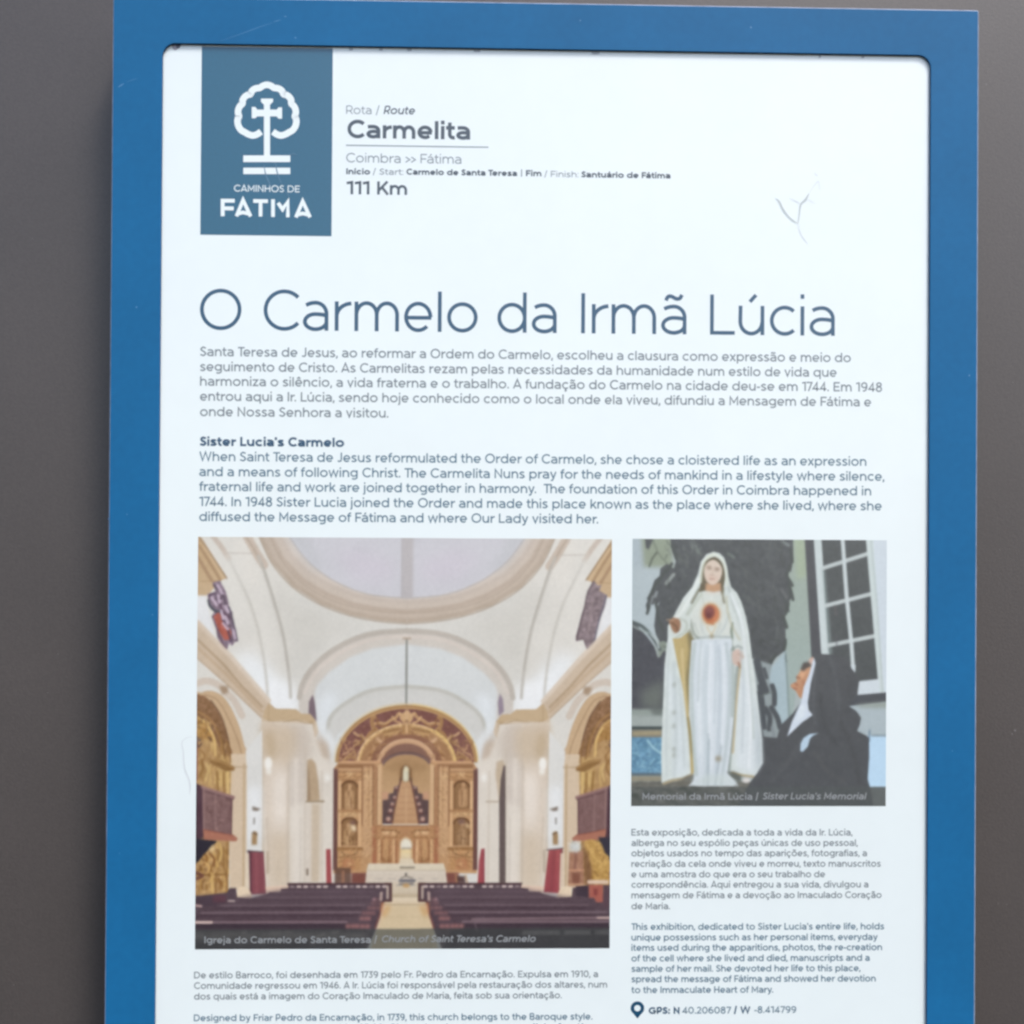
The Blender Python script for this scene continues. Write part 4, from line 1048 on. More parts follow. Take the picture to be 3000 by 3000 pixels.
def paint_memorial():
    c = Canvas(1851, 1580, 2597, 2361.5, (172, 182, 184))
    Z = (1830, 1560, 2.3275)
    c.zoom(*Z)
    # walls
    c.rect(40, 40, 150, 700, (174, 186, 194)); c.poly([(110, 40), (320, 40), (320, 260), (240, 300), (130, 260)], (150, 160, 146), soft=6)
    c.poly([(120, 240), (300, 240), (210, 780), (50, 640), (60, 240)], (178, 190, 196), soft=6)
    c.poly([(220, 760), (300, 700), (280, 830), (230, 860)], (140, 150, 142), soft=4)
    c.poly([(1120, 40), (1240, 40), (1290, 860), (1180, 1000), (1140, 1280), (1090, 1300), (1090, 600)], (164, 176, 168), col2=(162, 178, 178))
    c.poly([(1150, 40), (1225, 40), (1240, 300), (1170, 320)], (168, 182, 160), .8, soft=6)
    c.poly([(960, 960), (1100, 800), (1118, 1280), (1060, 1320), (960, 1300)], (170, 188, 196), soft=2)
    c.line([(1095, 820), (1110, 1060), (1122, 1260)], 10, (128, 142, 144), .8, 3)
    # foliage mass
    fol = [(305, 40), (1142, 40), (1145, 180), (1130, 270), (1105, 250), (1130, 380), (1135, 440), (1112, 480), (1122, 545), (1092, 530), (1095, 720), (1085, 810), (1020, 860), (985, 940), (960, 1000), (930, 940), (880, 860), (600, 900), (300, 760), (262, 740), (240, 752), (212, 700), (200, 640), (210, 540), (240, 470), (215, 500), (205, 470), (190, 500), (165, 480), (150, 548), (142, 500), (170, 420), (200, 330), (235, 300), (240, 250), (285, 215), (330, 250), (345, 200), (318, 130)]
    c.poly(fol, (91, 95, 101), noise=3.5, nscale=9)
    c.poly([(135, 50), (190, 50), (160, 120), (140, 110)], (88, 92, 98), soft=1)
    c.line([(190, 60), (220, 140), (280, 210)], 10, (120, 128, 118), .8, 2); c.line([(215, 140), (185, 180), (165, 235)], 12, (96, 104, 96), .9, 1.5)
    c.dabs(360, 60, 1120, 560, 46, 26, [(112, 120, 120), (104, 110, 112), (76, 80, 88)], .45, 4, ang=1.2, seed=41)
    c.dabs(360, 60, 560, 220, 14, 22, [(132, 142, 140), (118, 126, 122)], .6, 4, ang=1.2, seed=42)
    c.line([(480, 95), (500, 140)], 20, (128, 138, 136), .7, 3); c.line([(700, 145), (740, 170)], 18, (130, 142, 138), .7, 3)
    c.line([(1070, 60), (1110, 85)], 20, (146, 156, 158), .8, 3)
    c.line([(1065, 390), (1100, 440)], 16, (122, 126, 130), .7, 3); c.line([(1040, 640), (1030, 740)], 18, (112, 118, 122), .6, 4)
    c.line([(280, 350), (330, 290)], 24, (168, 176, 174), .8, 2); c.line([(205, 440), (215, 410)], 18, (158, 166, 170), .8, 2)
    c.line([(180, 480), (190, 440)], 12, (160, 168, 172), .7, 2)
    r = np.random.default_rng(91)
    for _ in range(150):
        x, y = r.uniform(270, 1110), r.uniform(60, 880)
        a = 1.2 + r.normal(0, .5); L = r.uniform(14, 40); k = r.uniform(-8, 8)
        g = int(r.integers(66, 122))
        c.line([(x - math.cos(a) * L, y - math.sin(a) * L), (x + k, y), (x + math.cos(a) * L, y + math.sin(a) * L)], r.uniform(5, 13), (g - 2, g + 4, g + 3), .38, 2.5, 3)
    for x, y, a, L in ((1130, 150, 1.4, 50), (1112, 250, 1.9, 40), (1128, 400, 1.3, 60), (1105, 510, 1.8, 45), (1085, 600, 1.2, 50), (1090, 760, 1.7, 40), (1010, 860, 2.2, 50), (250, 300, 2.1, 60), (185, 400, 2.0, 60), (215, 520, 1.4, 50), (160, 520, 1.8, 36), (240, 620, 1.2, 50), (300, 240, 2.2, 40), (330, 130, 1.2, 50), (1120, 330, 1.0, 36)):
        c.line([(x - math.cos(a) * L * .7, y - math.sin(a) * L * .7), (x + 3, y), (x + math.cos(a) * L, y + math.sin(a) * L)], 20, (84, 90, 92), .95, 1.6, 3)
    # left urn, leaf, ledges
    c.poly([(40, 650), (120, 680), (200, 780), (230, 860), (280, 820), (262, 1210), (40, 1210)], (86, 88, 98), smooth=3, noise=3)
    c.poly([(110, 1090), (270, 1000), (262, 1205), (120, 1205)], (118, 126, 122), .8, soft=14)
    c.line([(45, 612), (120, 645), (190, 720), (240, 800)], 22, (88, 98, 102), .95, 2, 4)
    c.line([(50, 640), (110, 668), (170, 690)], 14, (160, 172, 170), .8, 2, 4); c.line([(180, 700), (215, 740), (232, 790)], 12, (190, 200, 202), .9, 2, 4)
    c.rect(40, 1205, 262, 1260, (150, 160, 157), soft=3); c.rect(40, 1250, 262, 1328, (164, 173, 172), soft=4)
    c.poly([(170, 1205), (262, 1190), (262, 1250), (200, 1245)], (106, 114, 114), .8, soft=5)
    c.rect(40, 1325, 262, 1345, (74, 84, 88), soft=1); c.rect(40, 1345, 262, 1400, (138, 136, 126)); c.line([(70, 1372), (240, 1368)], 24, (176, 164, 136), .75, 3)
    c.rect(40, 1398, 262, 1645, (112, 154, 182), noise=9, nscale=7)
    c.dabs(60, 1410, 252, 1640, 46, 22, [(166, 198, 214), (82, 124, 152), (150, 186, 204), (92, 136, 160)], .75, 2, seed=44)
    c.line([(160, 1420), (200, 1470), (255, 1510)], 16, (164, 198, 212), .9, 2, 4)
    c.rect(40, 1640, 262, 1662, (96, 112, 124), soft=2); c.rect(40, 1662, 262, 1700, (152, 148, 134), soft=2)
    c.rect(40, 1700, 1000, 1880, (118, 118, 114), soft=2, noise=5)
    c.dabs(60, 1700, 820, 1850, 40, 34, [(148, 150, 146), (92, 94, 94), (132, 130, 124)], .6, 4, ang=.1, seed=45)
    # window
    c.poly([(1222, 40), (1290, 40), (1345, 840), (1272, 860)], (90, 92, 100), soft=1)
    c.poly([(1320, 40), (1660, 40), (1740, 1010), (1580, 1020), (1400, 850), (1370, 700)], (90, 95, 100), noise=2)
    c.poly([(1283, 40), (1336, 40), (1392, 835), (1338, 825)], (200, 211, 213))
    c.poly([(1345, 250), (1362, 250), (1415, 830), (1390, 832)], (140, 154, 156), .8, soft=3)
    for a, b in (((1350, 240), (1650, 142)), ((1370, 497), (1680, 415)), ((1390, 768), (1705, 703))): c.line([a, b], 28, (190, 199, 201), 1, 1.4)
    c.line([(1481, 40), (1510, 430), (1545, 760), (1558, 940)], 27, (200, 210, 213), 1, 1.4)
    c.poly([(1535, 900), (1575, 900), (1572, 955), (1560, 948)], (200, 210, 216))
    c.line([(1430, 500), (1440, 560)], 14, (112, 106, 112), .6, 3); c.line([(1440, 700), (1445, 780)], 12, (104, 104, 114), .5, 3)
    c.poly([(1640, 40), (1690, 40), (1785, 1000), (1785, 1095), (1590, 1110), (1600, 1012), (1726, 998)], (201, 213, 214))
    c.poly([(1690, 40), (1800, 40), (1800, 1090), (1770, 1090)], (204, 215, 224)); c.line([(1675, 40), (1720, 500), (1760, 1090)], 9, (180, 192, 194), .8, 2)
    c.poly([(1600, 1012), (1735, 998), (1740, 1096), (1588, 1110)], (205, 215, 222))
    c.poly([(1560, 1108), (1800, 1088), (1800, 1165), (1530, 1190)], (88, 92, 101))
    c.poly([(1525, 1183), (1800, 1150), (1800, 1395), (1580, 1395)], (176, 189, 196)); c.poly([(1560, 1175), (1800, 1150), (1800, 1195), (1620, 1195)], (150, 158, 152), .8, soft=5)
    c.rect(1660, 1380, 1800, 1740, (188, 216, 238)); c.line([(1690, 1383), (1800, 1383)], 15, (142, 158, 168), .9, 2)
    c.rect(1650, 1735, 1800, 1880, (130, 135, 137)); c.line([(1672, 1350), (1668, 1420)], 14, (120, 140, 160), .8, 2)
    # leaves between the figures
    c.poly([(880, 860), (1000, 900), (985, 1000), (1060, 1330), (1050, 1400), (930, 1410), (900, 1100)], (150, 160, 164), soft=2)
    for P, wd in (([(900, 880), (930, 1000), (960, 1080)], 50), ([(1005, 1045), (1020, 1100), (1020, 1170)], 34), ([(960, 1200), (990, 1260), (985, 1340)], 34), ([(1000, 1195), (1040, 1260), (1060, 1330)], 34), ([(920, 1050), (940, 1180), (950, 1330)], 34), ([(950, 930), (968, 990)], 22), ([(900, 1100), (915, 1300), (935, 1400)], 36)):
        c.line(P, wd, (88, 93, 101), 1, 2, 4)
    c.line([(925, 1120), (960, 1100), (1010, 1090)], 8, (110, 120, 120), .8, 2)
    c.line([(1005, 1330), (1020, 1400)], 20, (140, 148, 154), .9, 3)
    # kneeling nun
    c.poly([(1272, 850), (1340, 828), (1440, 832), (1520, 850), (1545, 925), (1572, 955), (1600, 1000), (1586, 1112), (1530, 1184), (1580, 1215), (1613, 1262), (1604, 1310), (1586, 1352), (1650, 1384), (1668, 1400), (1670, 1530), (1660, 1680), (1690, 1790), (1700, 1890), (760, 1890), (850, 1720), (900, 1640), (942, 1570), (930, 1390), (1040, 1400), (1062, 1316), (1150, 1230), (1212, 1140), (1250, 1040)], (91, 94, 101), noise=1.6, nscale=14)
    c.poly([(1280, 850), (1292, 880), (1280, 980), (1240, 1080), (1215, 1130), (1190, 1122), (1165, 1080), (1130, 1052), (1140, 1030), (1172, 1015), (1168, 985), (1190, 955), (1205, 925), (1260, 905), (1255, 870)], (204, 162, 134), col2=(188, 144, 116), smooth=3)
    c.poly([(1198, 930), (1215, 888), (1250, 880), (1285, 905), (1240, 925), (1215, 950)], (98, 92, 92), soft=2)
    c.poly([(1252, 872), (1280, 845), (1290, 905), (1265, 895)], (206, 178, 170), soft=2)
    c.poly([(1225, 1000), (1262, 950), (1245, 1050), (1215, 1110), (1195, 1095)], (176, 126, 98), .55, soft=6)
    c.poly([(1195, 960), (1235, 935), (1225, 985), (1195, 1000)], (226, 182, 150), .7, soft=5)
    c.line([(1172, 986), (1192, 992)], 9, (120, 92, 80), .8, 2); c.line([(1160, 1028), (1178, 1040)], 8, (150, 96, 78), .8, 2)
    c.line([(1150, 1062), (1172, 1066)], 8, (150, 88, 76), .7, 2); c.line([(1212, 1010), (1220, 1040)], 10, (168, 120, 94), .7, 3)
    c.line([(1300, 880), (1290, 1040), (1285, 1180), (1300, 1300)], 16, (112, 116, 124), .45, 5, 4); c.line([(1400, 860), (1440, 1000), (1460, 1200)], 22, (104, 108, 115), .5, 7, 4)
    c.line([(1330, 1100), (1360, 1300), (1450, 1450)], 26, (80, 83, 90), .5, 8, 4); c.line([(1200, 1420), (1120, 1560), (1000, 1700)], 26, (103, 106, 112), .5, 8, 4)
    c.line([(1480, 1300), (1560, 1500), (1600, 1700)], 26, (82, 84, 90), .5, 8, 4); c.line([(1300, 1500), (1380, 1620), (1500, 1700)], 26, (102, 104, 108), .45, 8, 4)
    c.poly([(1288, 850), (1300, 890), (1268, 1030), (1248, 1160), (1255, 1210), (1282, 1245), (1210, 1295), (1108, 1392), (1140, 1290), (1200, 1160), (1222, 1050), (1258, 960)], (204, 215, 228))
    c.poly([(1195, 1170), (1235, 1170), (1230, 1250), (1160, 1300)], (218, 228, 236), .8, soft=5)
    c.poly([(1198, 1490), (1200, 1440), (1220, 1400), (1262, 1374), (1325, 1366), (1285, 1385), (1265, 1405), (1250, 1460), (1215, 1496)], (184, 206, 224))
    # statue: cloak
    cloak = [(600, 133), (640, 142), (672, 172), (692, 230), (702, 300), (722, 372), (762, 412), (790, 470), (822, 570), (845, 680), (868, 860), (890, 1000), (920, 1250), (938, 1420), (943, 1570), (905, 1640), (880, 1672), (820, 1662), (740, 1632), (600, 1600), (470, 1650), (400, 1668), (300, 1690), (256, 1712), (252, 1500), (262, 1200), (272, 900), (292, 720), (292, 640), (330, 575), (395, 450), (455, 375), (495, 285), (515, 200), (552, 150)]
    c.poly(cloak, (208, 217, 216), noise=2.5, nscale=14)
    c.poly([(770, 900), (880, 1100), (935, 1560), (880, 1650), (760, 1600), (770, 1200)], (214, 222, 228), .8, soft=8)
    c.poly([(880, 1100), (935, 1400), (940, 1570), (900, 1640), (890, 1400)], (188, 198, 204), .8, soft=6)
    c.poly([(280, 900), (350, 1000), (420, 1400), (440, 1640), (330, 1670), (320, 1300)], (212, 221, 227), .7, soft=8)
    c.line([(335, 900), (350, 1250), (350, 1500), (340, 1660)], 26, (190, 200, 202), .6, 6, 4)
    c.line([(300, 960), (310, 1200)], 20, (220, 228, 230), .7, 6)
    for y in (1040, 1230, 1320, 1480, 1520): c.ell(338, y, 10, 18, (150, 156, 148), .6, soft=3)
    # lining and deep folds
    c.poly([(325, 725), (380, 720), (430, 680), (470, 740), (455, 880), (440, 1060), (440, 1200), (462, 1420), (476, 1640), (455, 1650), (440, 1400), (400, 1080), (350, 850)], (190, 172, 126))
    c.poly([(440, 650), (480, 740), (455, 860), (440, 1050), (442, 1250), (462, 1420), (470, 1550), (455, 1500), (430, 1250), (418, 1000), (440, 800), (425, 700)], (116, 110, 84), .75, soft=4)
    c.line([(390, 800), (400, 980), (430, 1250)], 18, (212, 196, 156), .7, 4, 4)
    c.line([(270, 1712), (330, 1690), (400, 1680), (460, 1652)], 18, (178, 166, 140), .9, 2)
    c.poly([(430, 1660), (480, 1650), (450, 1720), (300, 1720), (380, 1690)], (112, 110, 104), .8, soft=3)
    c.line([(788, 890), (765, 1100), (750, 1300), (738, 1500)], 16, (192, 176, 144), .9, 2, 4)
    c.line([(770, 900), (748, 1120), (738, 1300), (722, 1500), (712, 1640)], 20, (146, 156, 154), .8, 3, 4)
    c.line([(735, 1636), (800, 1655), (880, 1665)], 14, (176, 160, 128), .9, 2)
    c.poly([(700, 1640), (740, 1630), (800, 1660), (790, 1710), (720, 1670)], (90, 94, 90), .8, soft=4)
    c.ell(832, 1690, 28, 18, (216, 214, 212), soft=2)
    # tunic
    c.poly([(455, 735), (730, 725), (748, 1000), (745, 1250), (720, 1500), (700, 1640), (750, 1690), (782, 1730), (438, 1730), (475, 1690), (478, 1500), (440, 1250), (438, 1000)], (208, 217, 224))
    for P, wd, col, al in (([(475, 760), (455, 1000), (470, 1400), (490, 1650)], 26, (182, 194, 194), .75), ([(560, 780), (545, 1100), (560, 1500), (550, 1720)], 30, (192, 204, 210), .55), ([(520, 800), (505, 1100), (520, 1500)], 22, (220, 228, 233), .7), ([(640, 780), (650, 1100), (635, 1500), (620, 1720)], 22, (188, 199, 208), .7), ([(600, 800), (600, 1200), (590, 1600)], 30, (216, 224, 231), .7), ([(690, 760), (715, 1000), (700, 1400), (660, 1720)], 22, (182, 194, 198), .7), ([(575, 1380), (570, 1720)], 14, (160, 174, 182), .7), ([(660, 1450), (640, 1600), (620, 1725)], 12, (166, 178, 184), .7), ([(730, 800), (738, 1000), (735, 1250)], 24, (172, 184, 182), .8)):
        c.line(P, wd, col, al, 4, 4)
    c.poly([(440, 1725), (560, 1650), (700, 1650), (785, 1725)], (200, 211, 210), .6, soft=6)
    c.ell(640, 1543, 20, 20, (158, 150, 134), .9, soft=4)
    # torso
    c.poly([(440, 600), (470, 500), (520, 420), (560, 400), (650, 400), (690, 480), (725, 580), (738, 700), (600, 722), (470, 722), (448, 660)], (210, 216, 212))
    c.line([(480, 722), (600, 712), (730, 716)], 14, (166, 176, 178), .8, 3)
    c.line([(445, 600), (470, 690), (500, 720)], 14, (140, 148, 140), .8, 3, 4)
    c.line([(735, 620), (725, 680), (740, 740), (738, 800)], 16, (122, 134, 122), .85, 3, 4)
    c.line([(705, 560), (680, 640), (640, 700)], 16, (188, 198, 198), .7, 4, 4)
    c.line([(520, 600), (530, 680), (560, 710)], 14, (194, 202, 200), .7, 4, 4)
    # arms
    c.poly([(395, 470), (440, 560), (445, 640), (400, 700), (350, 725), (310, 690), (300, 630), (340, 570)], (206, 214, 211), smooth=4)
    c.line([(380, 590), (420, 620), (410, 680), (350, 715)], 12, (176, 184, 174), .7, 3, 4)
    c.poly([(300, 610), (330, 582), (365, 590), (380, 625), (372, 670), (345, 690), (322, 668), (312, 640)], (160, 124, 100), smooth=4, soft=1)
    c.line([(320, 620), (350, 640), (360, 670)], 12, (118, 88, 72), .8, 3); c.line([(285, 598), (330, 600)], 10, (186, 160, 136), .8, 2)
    c.poly([(745, 560), (800, 700), (820, 780), (790, 800), (740, 780), (738, 700)], (207, 215, 214), smooth=4)
    c.line([(735, 790), (770, 775), (800, 790)], 12, (150, 160, 160), .8, 3)
    c.line([(690, 440), (700, 540), (730, 640), (780, 730)], 12, (180, 176, 148), .6, 4, 4)
    c.poly([(738, 810), (775, 795), (805, 820), (800, 870), (775, 912), (740, 895), (730, 850)], (206, 186, 177), smooth=4, soft=1)
    c.line([(780, 830), (805, 850)], 14, (190, 158, 140), .8, 3); c.line([(775, 890), (785, 920)], 12, (150, 110, 90), .8, 3)
    for P, wd, col, al in (([(690, 300), (730, 480), (800, 680), (850, 1000), (880, 1400)], 16, (180, 190, 188), .7), ([(720, 420), (790, 600), (830, 900), (860, 1300), (850, 1600)], 20, (228, 234, 238), .7), ([(790, 800), (810, 1100), (800, 1500)], 16, (188, 198, 204), .6), ([(500, 320), (450, 430), (390, 540), (350, 580)], 18, (226, 232, 230), .7), ([(515, 360), (470, 460), (420, 560)], 12, (176, 184, 176), .7), ([(300, 760), (295, 1000), (285, 1400), (290, 1650)], 14, (192, 202, 204), .7), ([(370, 1000), (395, 1300), (410, 1600)], 14, (190, 200, 202), .6), ([(590, 440), (585, 480)], 12, (226, 230, 226), .6), ([(470, 620), (500, 690)], 12, (184, 192, 188), .7), ([(650, 620), (620, 700)], 12, (186, 194, 192), .7), ([(520, 740), (508, 900), (500, 1150)], 10, (180, 192, 196), .7), ([(620, 740), (618, 1000), (610, 1300)], 12, (184, 196, 204), .6), ([(585, 760), (575, 1100), (580, 1400)], 12, (228, 234, 240), .7), ([(670, 780), (680, 1100), (665, 1450)], 12, (224, 231, 237), .7)):
        c.line(P, wd, col, al, 4, 5)
    # veil, hair, face
    c.line([(520, 420), (470, 500), (430, 560)], 14, (178, 186, 172), .7, 4, 4)
    c.poly([(600, 168), (640, 185), (668, 225), (680, 290), (672, 360), (655, 430), (640, 400), (540, 400), (505, 405), (515, 340), (518, 270), (540, 205)], (112, 104, 88), smooth=4)
    c.line([(598, 150), (550, 185), (525, 250), (515, 340)], 16, (210, 215, 200), .8, 3, 5); c.line([(605, 150), (655, 180), (685, 260), (692, 360)], 18, (214, 221, 212), .9, 3, 5)
    c.line([(505, 390), (470, 450), (455, 480)], 16, (118, 116, 100), .8, 4)
    c.line([(668, 380), (665, 430), (675, 480)], 12, (118, 110, 88), .8, 3)
    c.poly([(548, 350), (650, 345), (655, 400), (600, 412), (545, 400)], (196, 160, 132), soft=2)
    c.poly([(600, 188), (632, 205), (658, 245), (656, 295), (632, 340), (592, 358), (556, 335), (538, 290), (540, 240), (565, 202)], (214, 200, 188), smooth=5)
    c.poly([(545, 280), (600, 300), (650, 290), (630, 340), (590, 355), (556, 335)], (214, 190, 176), .6, soft=6)
    c.ell(572, 244, 17, 8, (142, 118, 104), .9, soft=3); c.ell(624, 254, 17, 8, (142, 118, 104), .9, soft=3)
    c.line([(555, 232), (580, 230)], 5, (150, 128, 112), .6, 2); c.line([(610, 240), (638, 246)], 5, (150, 128, 112), .6, 2)
    c.line([(598, 250), (592, 288)], 7, (198, 178, 164), .7, 3); c.line([(580, 292), (602, 294)], 6, (180, 152, 140), .7, 3)
    c.line([(578, 316), (604, 318)], 7, (176, 130, 120), .8, 2)
    c.poly([(545, 400), (600, 412), (655, 400), (650, 425), (600, 430), (550, 422)], (214, 214, 208), soft=3)
    c.line([(520, 410), (540, 500)], 8, (186, 192, 184), .6, 3); c.line([(660, 420), (655, 500)], 8, (196, 200, 190), .6, 3)
    # heart emblem, clasp
    c.ell(583, 558, 66, 80, (206, 182, 146), .8, soft=5); c.ell(583, 556, 56, 66, (192, 122, 84), soft=3)
    c.poly([(600, 500), (640, 540), (640, 590), (610, 620), (590, 560)], (206, 140, 104), .8, soft=5)
    c.ell(575, 545, 36, 42, (136, 78, 80), soft=3); c.ell(570, 570, 18, 24, (110, 60, 66), .8, soft=4); c.ell(575, 530, 16, 14, (150, 96, 96), .7, soft=4)
    c.line([(560, 612), (600, 625)], 16, (190, 132, 96), .8, 3); c.line([(560, 650), (590, 700), (620, 640)], 9, (202, 186, 150), .7, 3)
    c.ell(592, 710, 13, 13, (156, 142, 116), .9, soft=3)
    # caption band
    c.poly([(30, 1733), (1800, 1733), (1800, 1890), (30, 1890)], (92, 98, 101), .62, soft=1)
    c.dabs(70, 1740, 800, 1850, 44, 34, [(136, 138, 136), (78, 84, 84), (120, 122, 120)], .55, 5, ang=.2, seed=52)
    c.finish(1.6, 2.0, (1, 0, -2.5))
    return c

def picture(name, c, quad, step, label):
    """lays the painted canvas on the sheet between four measured corners"""
    H, Wd = c.h, c.w
    ny, nx = int(H / step), int(Wd / step)
    x0 = (lay(*quad[0])[0] + lay(*quad[3])[0]) / 2; x1 = (lay(*quad[1])[0] + lay(*quad[2])[0]) / 2
    z1 = (lay(*quad[0])[1] + lay(*quad[1])[1]) / 2; z0 = (lay(*quad[2])[1] + lay(*quad[3])[1]) / 2
    u, v = np.linspace(0, 1, nx), np.linspace(0, 1, ny)
    co = np.zeros((ny, nx, 3), np.float32)
    co[..., 0] = x0 + (x1 - x0) * u[None]; co[..., 1] = SHEET - LAYER; co[..., 2] = z1 + (z0 - z1) * v[:, None]
    iy = np.clip(v * (H - 1), 0, H - 1.001); ix = np.clip(u * (Wd - 1), 0, Wd - 1.001)
    a = c.a
    y0, xx0 = iy.astype(int), ix.astype(int); fy = (iy - y0)[:, None, None]; fx = (ix - xx0)[None, :, None]
    col = a[y0][:, xx0] * (1 - fy) * (1 - fx) + a[y0 + 1][:, xx0] * fy * (1 - fx) + a[y0][:, xx0 + 1] * (1 - fy) * fx + a[y0 + 1][:, xx0 + 1] * fy * fx
    refl = ink(col)
    me = bpy.data.meshes.new(name)
    n = nx * ny
    me.vertices.add(n); me.vertices.foreach_set('co', co.ravel())
    i = np.arange(n).reshape(ny, nx)
    q = np.stack([i[1:, :-1], i[1:, 1:], i[:-1, 1:], i[:-1, :-1]], -1).reshape(-1, 4)
    me.loops.add(q.size); me.loops.foreach_set('vertex_index', q.ravel().astype(np.int32))
    me.polygons.add(len(q)); me.polygons.foreach_set('loop_start', np.arange(0, q.size, 4, dtype=np.int32))
    me.update(calc_edges=True)
    at = me.color_attributes.new('print', 'FLOAT_COLOR', 'POINT')
    at.data.foreach_set('color', np.concatenate([refl.reshape(-1, 3), np.ones((n, 1))], 1).astype(np.float32).ravel())
    return link(name, me, photo_mat, sheet, label)

picture('photograph', paint_church(), [(581.3, 1575), (1791.4, 1577), (1787, 2777), (570.2, 2782.5)], 2.0,
        'colour photograph of a vaulted church interior with gilded altar and dark pews')
picture('photograph', paint_memorial(), [(1851.5, 1579.3), (2598, 1582), (2594.8, 2360.5), (1850.6, 2362.6)], 2.0,
        'colour photograph of a white veiled statue with a kneeling person in a dark habit')
# ---------------------------------------------------------------- lettering and logo
GREY = ink_mat('grey_print', (122, 134, 142))
GREY_D = ink_mat('dark_grey_print', (74, 86, 95))
TEAL = ink_mat('teal_print', (22, 88, 118))
TEAL_P = ink_mat('pale_teal_print', (86, 122, 144))
TEAL_B = ink_mat('bold_teal_print', (22, 86, 118))
LOGO = ink_mat('teal_block_print', (22, 103, 131))
WHITE = paper_mat
CAPT = ink_mat('caption_print', (158, 164, 167))

LT, BK, MD, BD = .094, .125, .16, .225

# title, word by word
for w, x0, x1 in (('O', 585.5, 707), ('Carmelo', 772, 1399), ('da', 1457, 1630.5), ('Irmã', 1702.5, 2011), ('Lúcia', 2080, 2445.5)):
    p = Print()
    b = lambda x: 968 + (x - 590) * 14.0 / 1850
    # every word sits on the one base line of the title
    mid = 1500
    k = 0
    (ax, _), (bx, _) = lay(x0, b(x0)), lay(x1, b(x1))
    zt = (lay(590, 968)[1] + lay(2440, 981)[1]) / 2
    n = 9
    items, x, first = [], 0, True
    for ch in w:
        l, wd, r, s = glyph_acc(ch, LT, n)
        if first: l = 0; first = False
        x += l; items.append((x, s)); x += wd + r; rr = r
    sx = (bx - ax) / (x - rr); kz = 118 / 3625.0 * (CAM_D + SHEET) / CAM_D
    for gx, s in items:
        for q, st in enumerate(s):
            P = [(ax + (gx + u[0]) * sx, zt + u[1] * kz) for u in st]
            cl = len(st) > 6 and abs(st[0][0] - st[-1][0]) + abs(st[0][1] - st[-1][1]) < 1e-6
            p.ribbon(P, LT * kz, dy=q * 8e-6, closed=cl)
    p.build('title_word', TEAL, f'large thin teal title word {w}')

# header block beside the logo: every run of lettering a piece of its own
def run(name, mat, label, *args):
    p = Print(); set_line(p, *args); return p.build(name, mat, label)
for args in (([('Rota /', .10, 0)], 1014.3, 1112, 333.8, 334.4, 24),
             ([('Coimbra >> Fátima', .105, 0)], 1014.3, 1351.5, 476, 479, 27),
             ([('/ Start:', .12, 0)], 1092, 1181.7, 511.5, 512.2, 17.5),
             ([('|', .12, 0)], 1526, 1530, 515, 515, 17.5),
             ([('/ Finish:', .12, 0)], 1594.5, 1694.7, 518.4, 519.2, 17.5)):
    run('lettering', GREY, 'thin grey route lettering ' + args[0][0][0], *args)
a = lay(1013.7, 425.5); b2 = lay(1431, 431.5); zz = (a[1] + b2[1]) / 2
p = Print(); p.ribbon([(a[0], zz), (b2[0], zz)], 0.00085)
p.build('rule', GREY, 'thin grey rule under the route name')
for args in (([('Route', .16, .2)], 1123.5, 1214, 334.5, 335, 24),
             ([('Carmelita', .19, 0)], 1017.5, 1377.5, 404.5, 408.5, 53),
             ([('Início', BD, 0)], 1014.3, 1084.5, 510.5, 511.3, 17.5),
             ([('Carmelo de Santa Teresa', BD, 0)], 1190.5, 1515, 512.5, 515, 17.5),
             ([('Fim', BD, 0)], 1540.5, 1586.5, 516, 516.5, 17.5),
             ([('Santuário de Fátima', BD, 0)], 1703, 1964.5, 519.5, 523, 17.5),
             ([('111 Km', .18, 0)], 1015.5, 1193, 569, 571, 38.7)):
    run('lettering', GREY_D, 'bold dark grey lettering ' + args[0][0][0], *args)

def para(name, lines, x0, mat, cap, t, label, rise):
    p = Print()
    for txt, xe, y0, y1 in lines:
        segs = txt if isinstance(txt, list) else [(txt, t, 0)]
        set_line(p, segs, x0, xe, y0, y1, cap)
    return p.build(name, mat, label)

def slope(x, k): return x
para('paragraph', [
    ('Santa Teresa de Jesus, ao reformar a Ordem do Carmelo, escolheu a clausura como expressão e meio do', 2492.6, 1045, 1059),
    ('seguimento de Cristo. As Carmelitas rezam pelas necessidades da humanidade num estilo de vida que', 2451, 1089, 1102),
    ('harmoniza o silêncio, a vida fraterna e o trabalho. A fundação do Carmelo na cidade deu-se em 1744. Em 1948', 2584, 1132, 1145.5),
    ('entrou aqui a Ir. Lúcia, sendo hoje conhecido como o local onde ela viveu, difundiu a Mensagem de Fátima e', 2552, 1176, 1188.5),
    ('onde Nossa Senhora a visitou.', 1138, 1220, 1222.5)], 586, GREY, 27.5, .145, 'grey Portuguese paragraph under the title', 0)
para('heading', [("Sister Lucia's Carmelo", 1008.4, 1306.4, 1309)], 585.4, TEAL_B, 27, BD, 'bold teal English heading', 0)
para('paragraph', [
    ('When Saint Teresa de Jesus reformulated the Order of Carmelo, she chose a cloistered life as an expression', 2538, 1352.5, 1362.7),
    ('and a means of following Christ. The Carmelita Nuns pray for the needs of mankind in a lifestyle where silence,', 2590.7, 1397, 1406.5),
    ('fraternal life and work are joined together in harmony.  The foundation of this Order in Coimbra happened in', 2552, 1440, 1449.5),
    ('1744. In 1948 Sister Lucia joined the Order and made this place known as the place where she lived, where she', 2583, 1484, 1493.7),
    ('diffused the Message of Fátima and where Our Lady visited her.', 1752.6, 1528, 1532)], 583.7, TEAL_P, 27.5, .145, 'pale teal English paragraph above the photographs', 0)
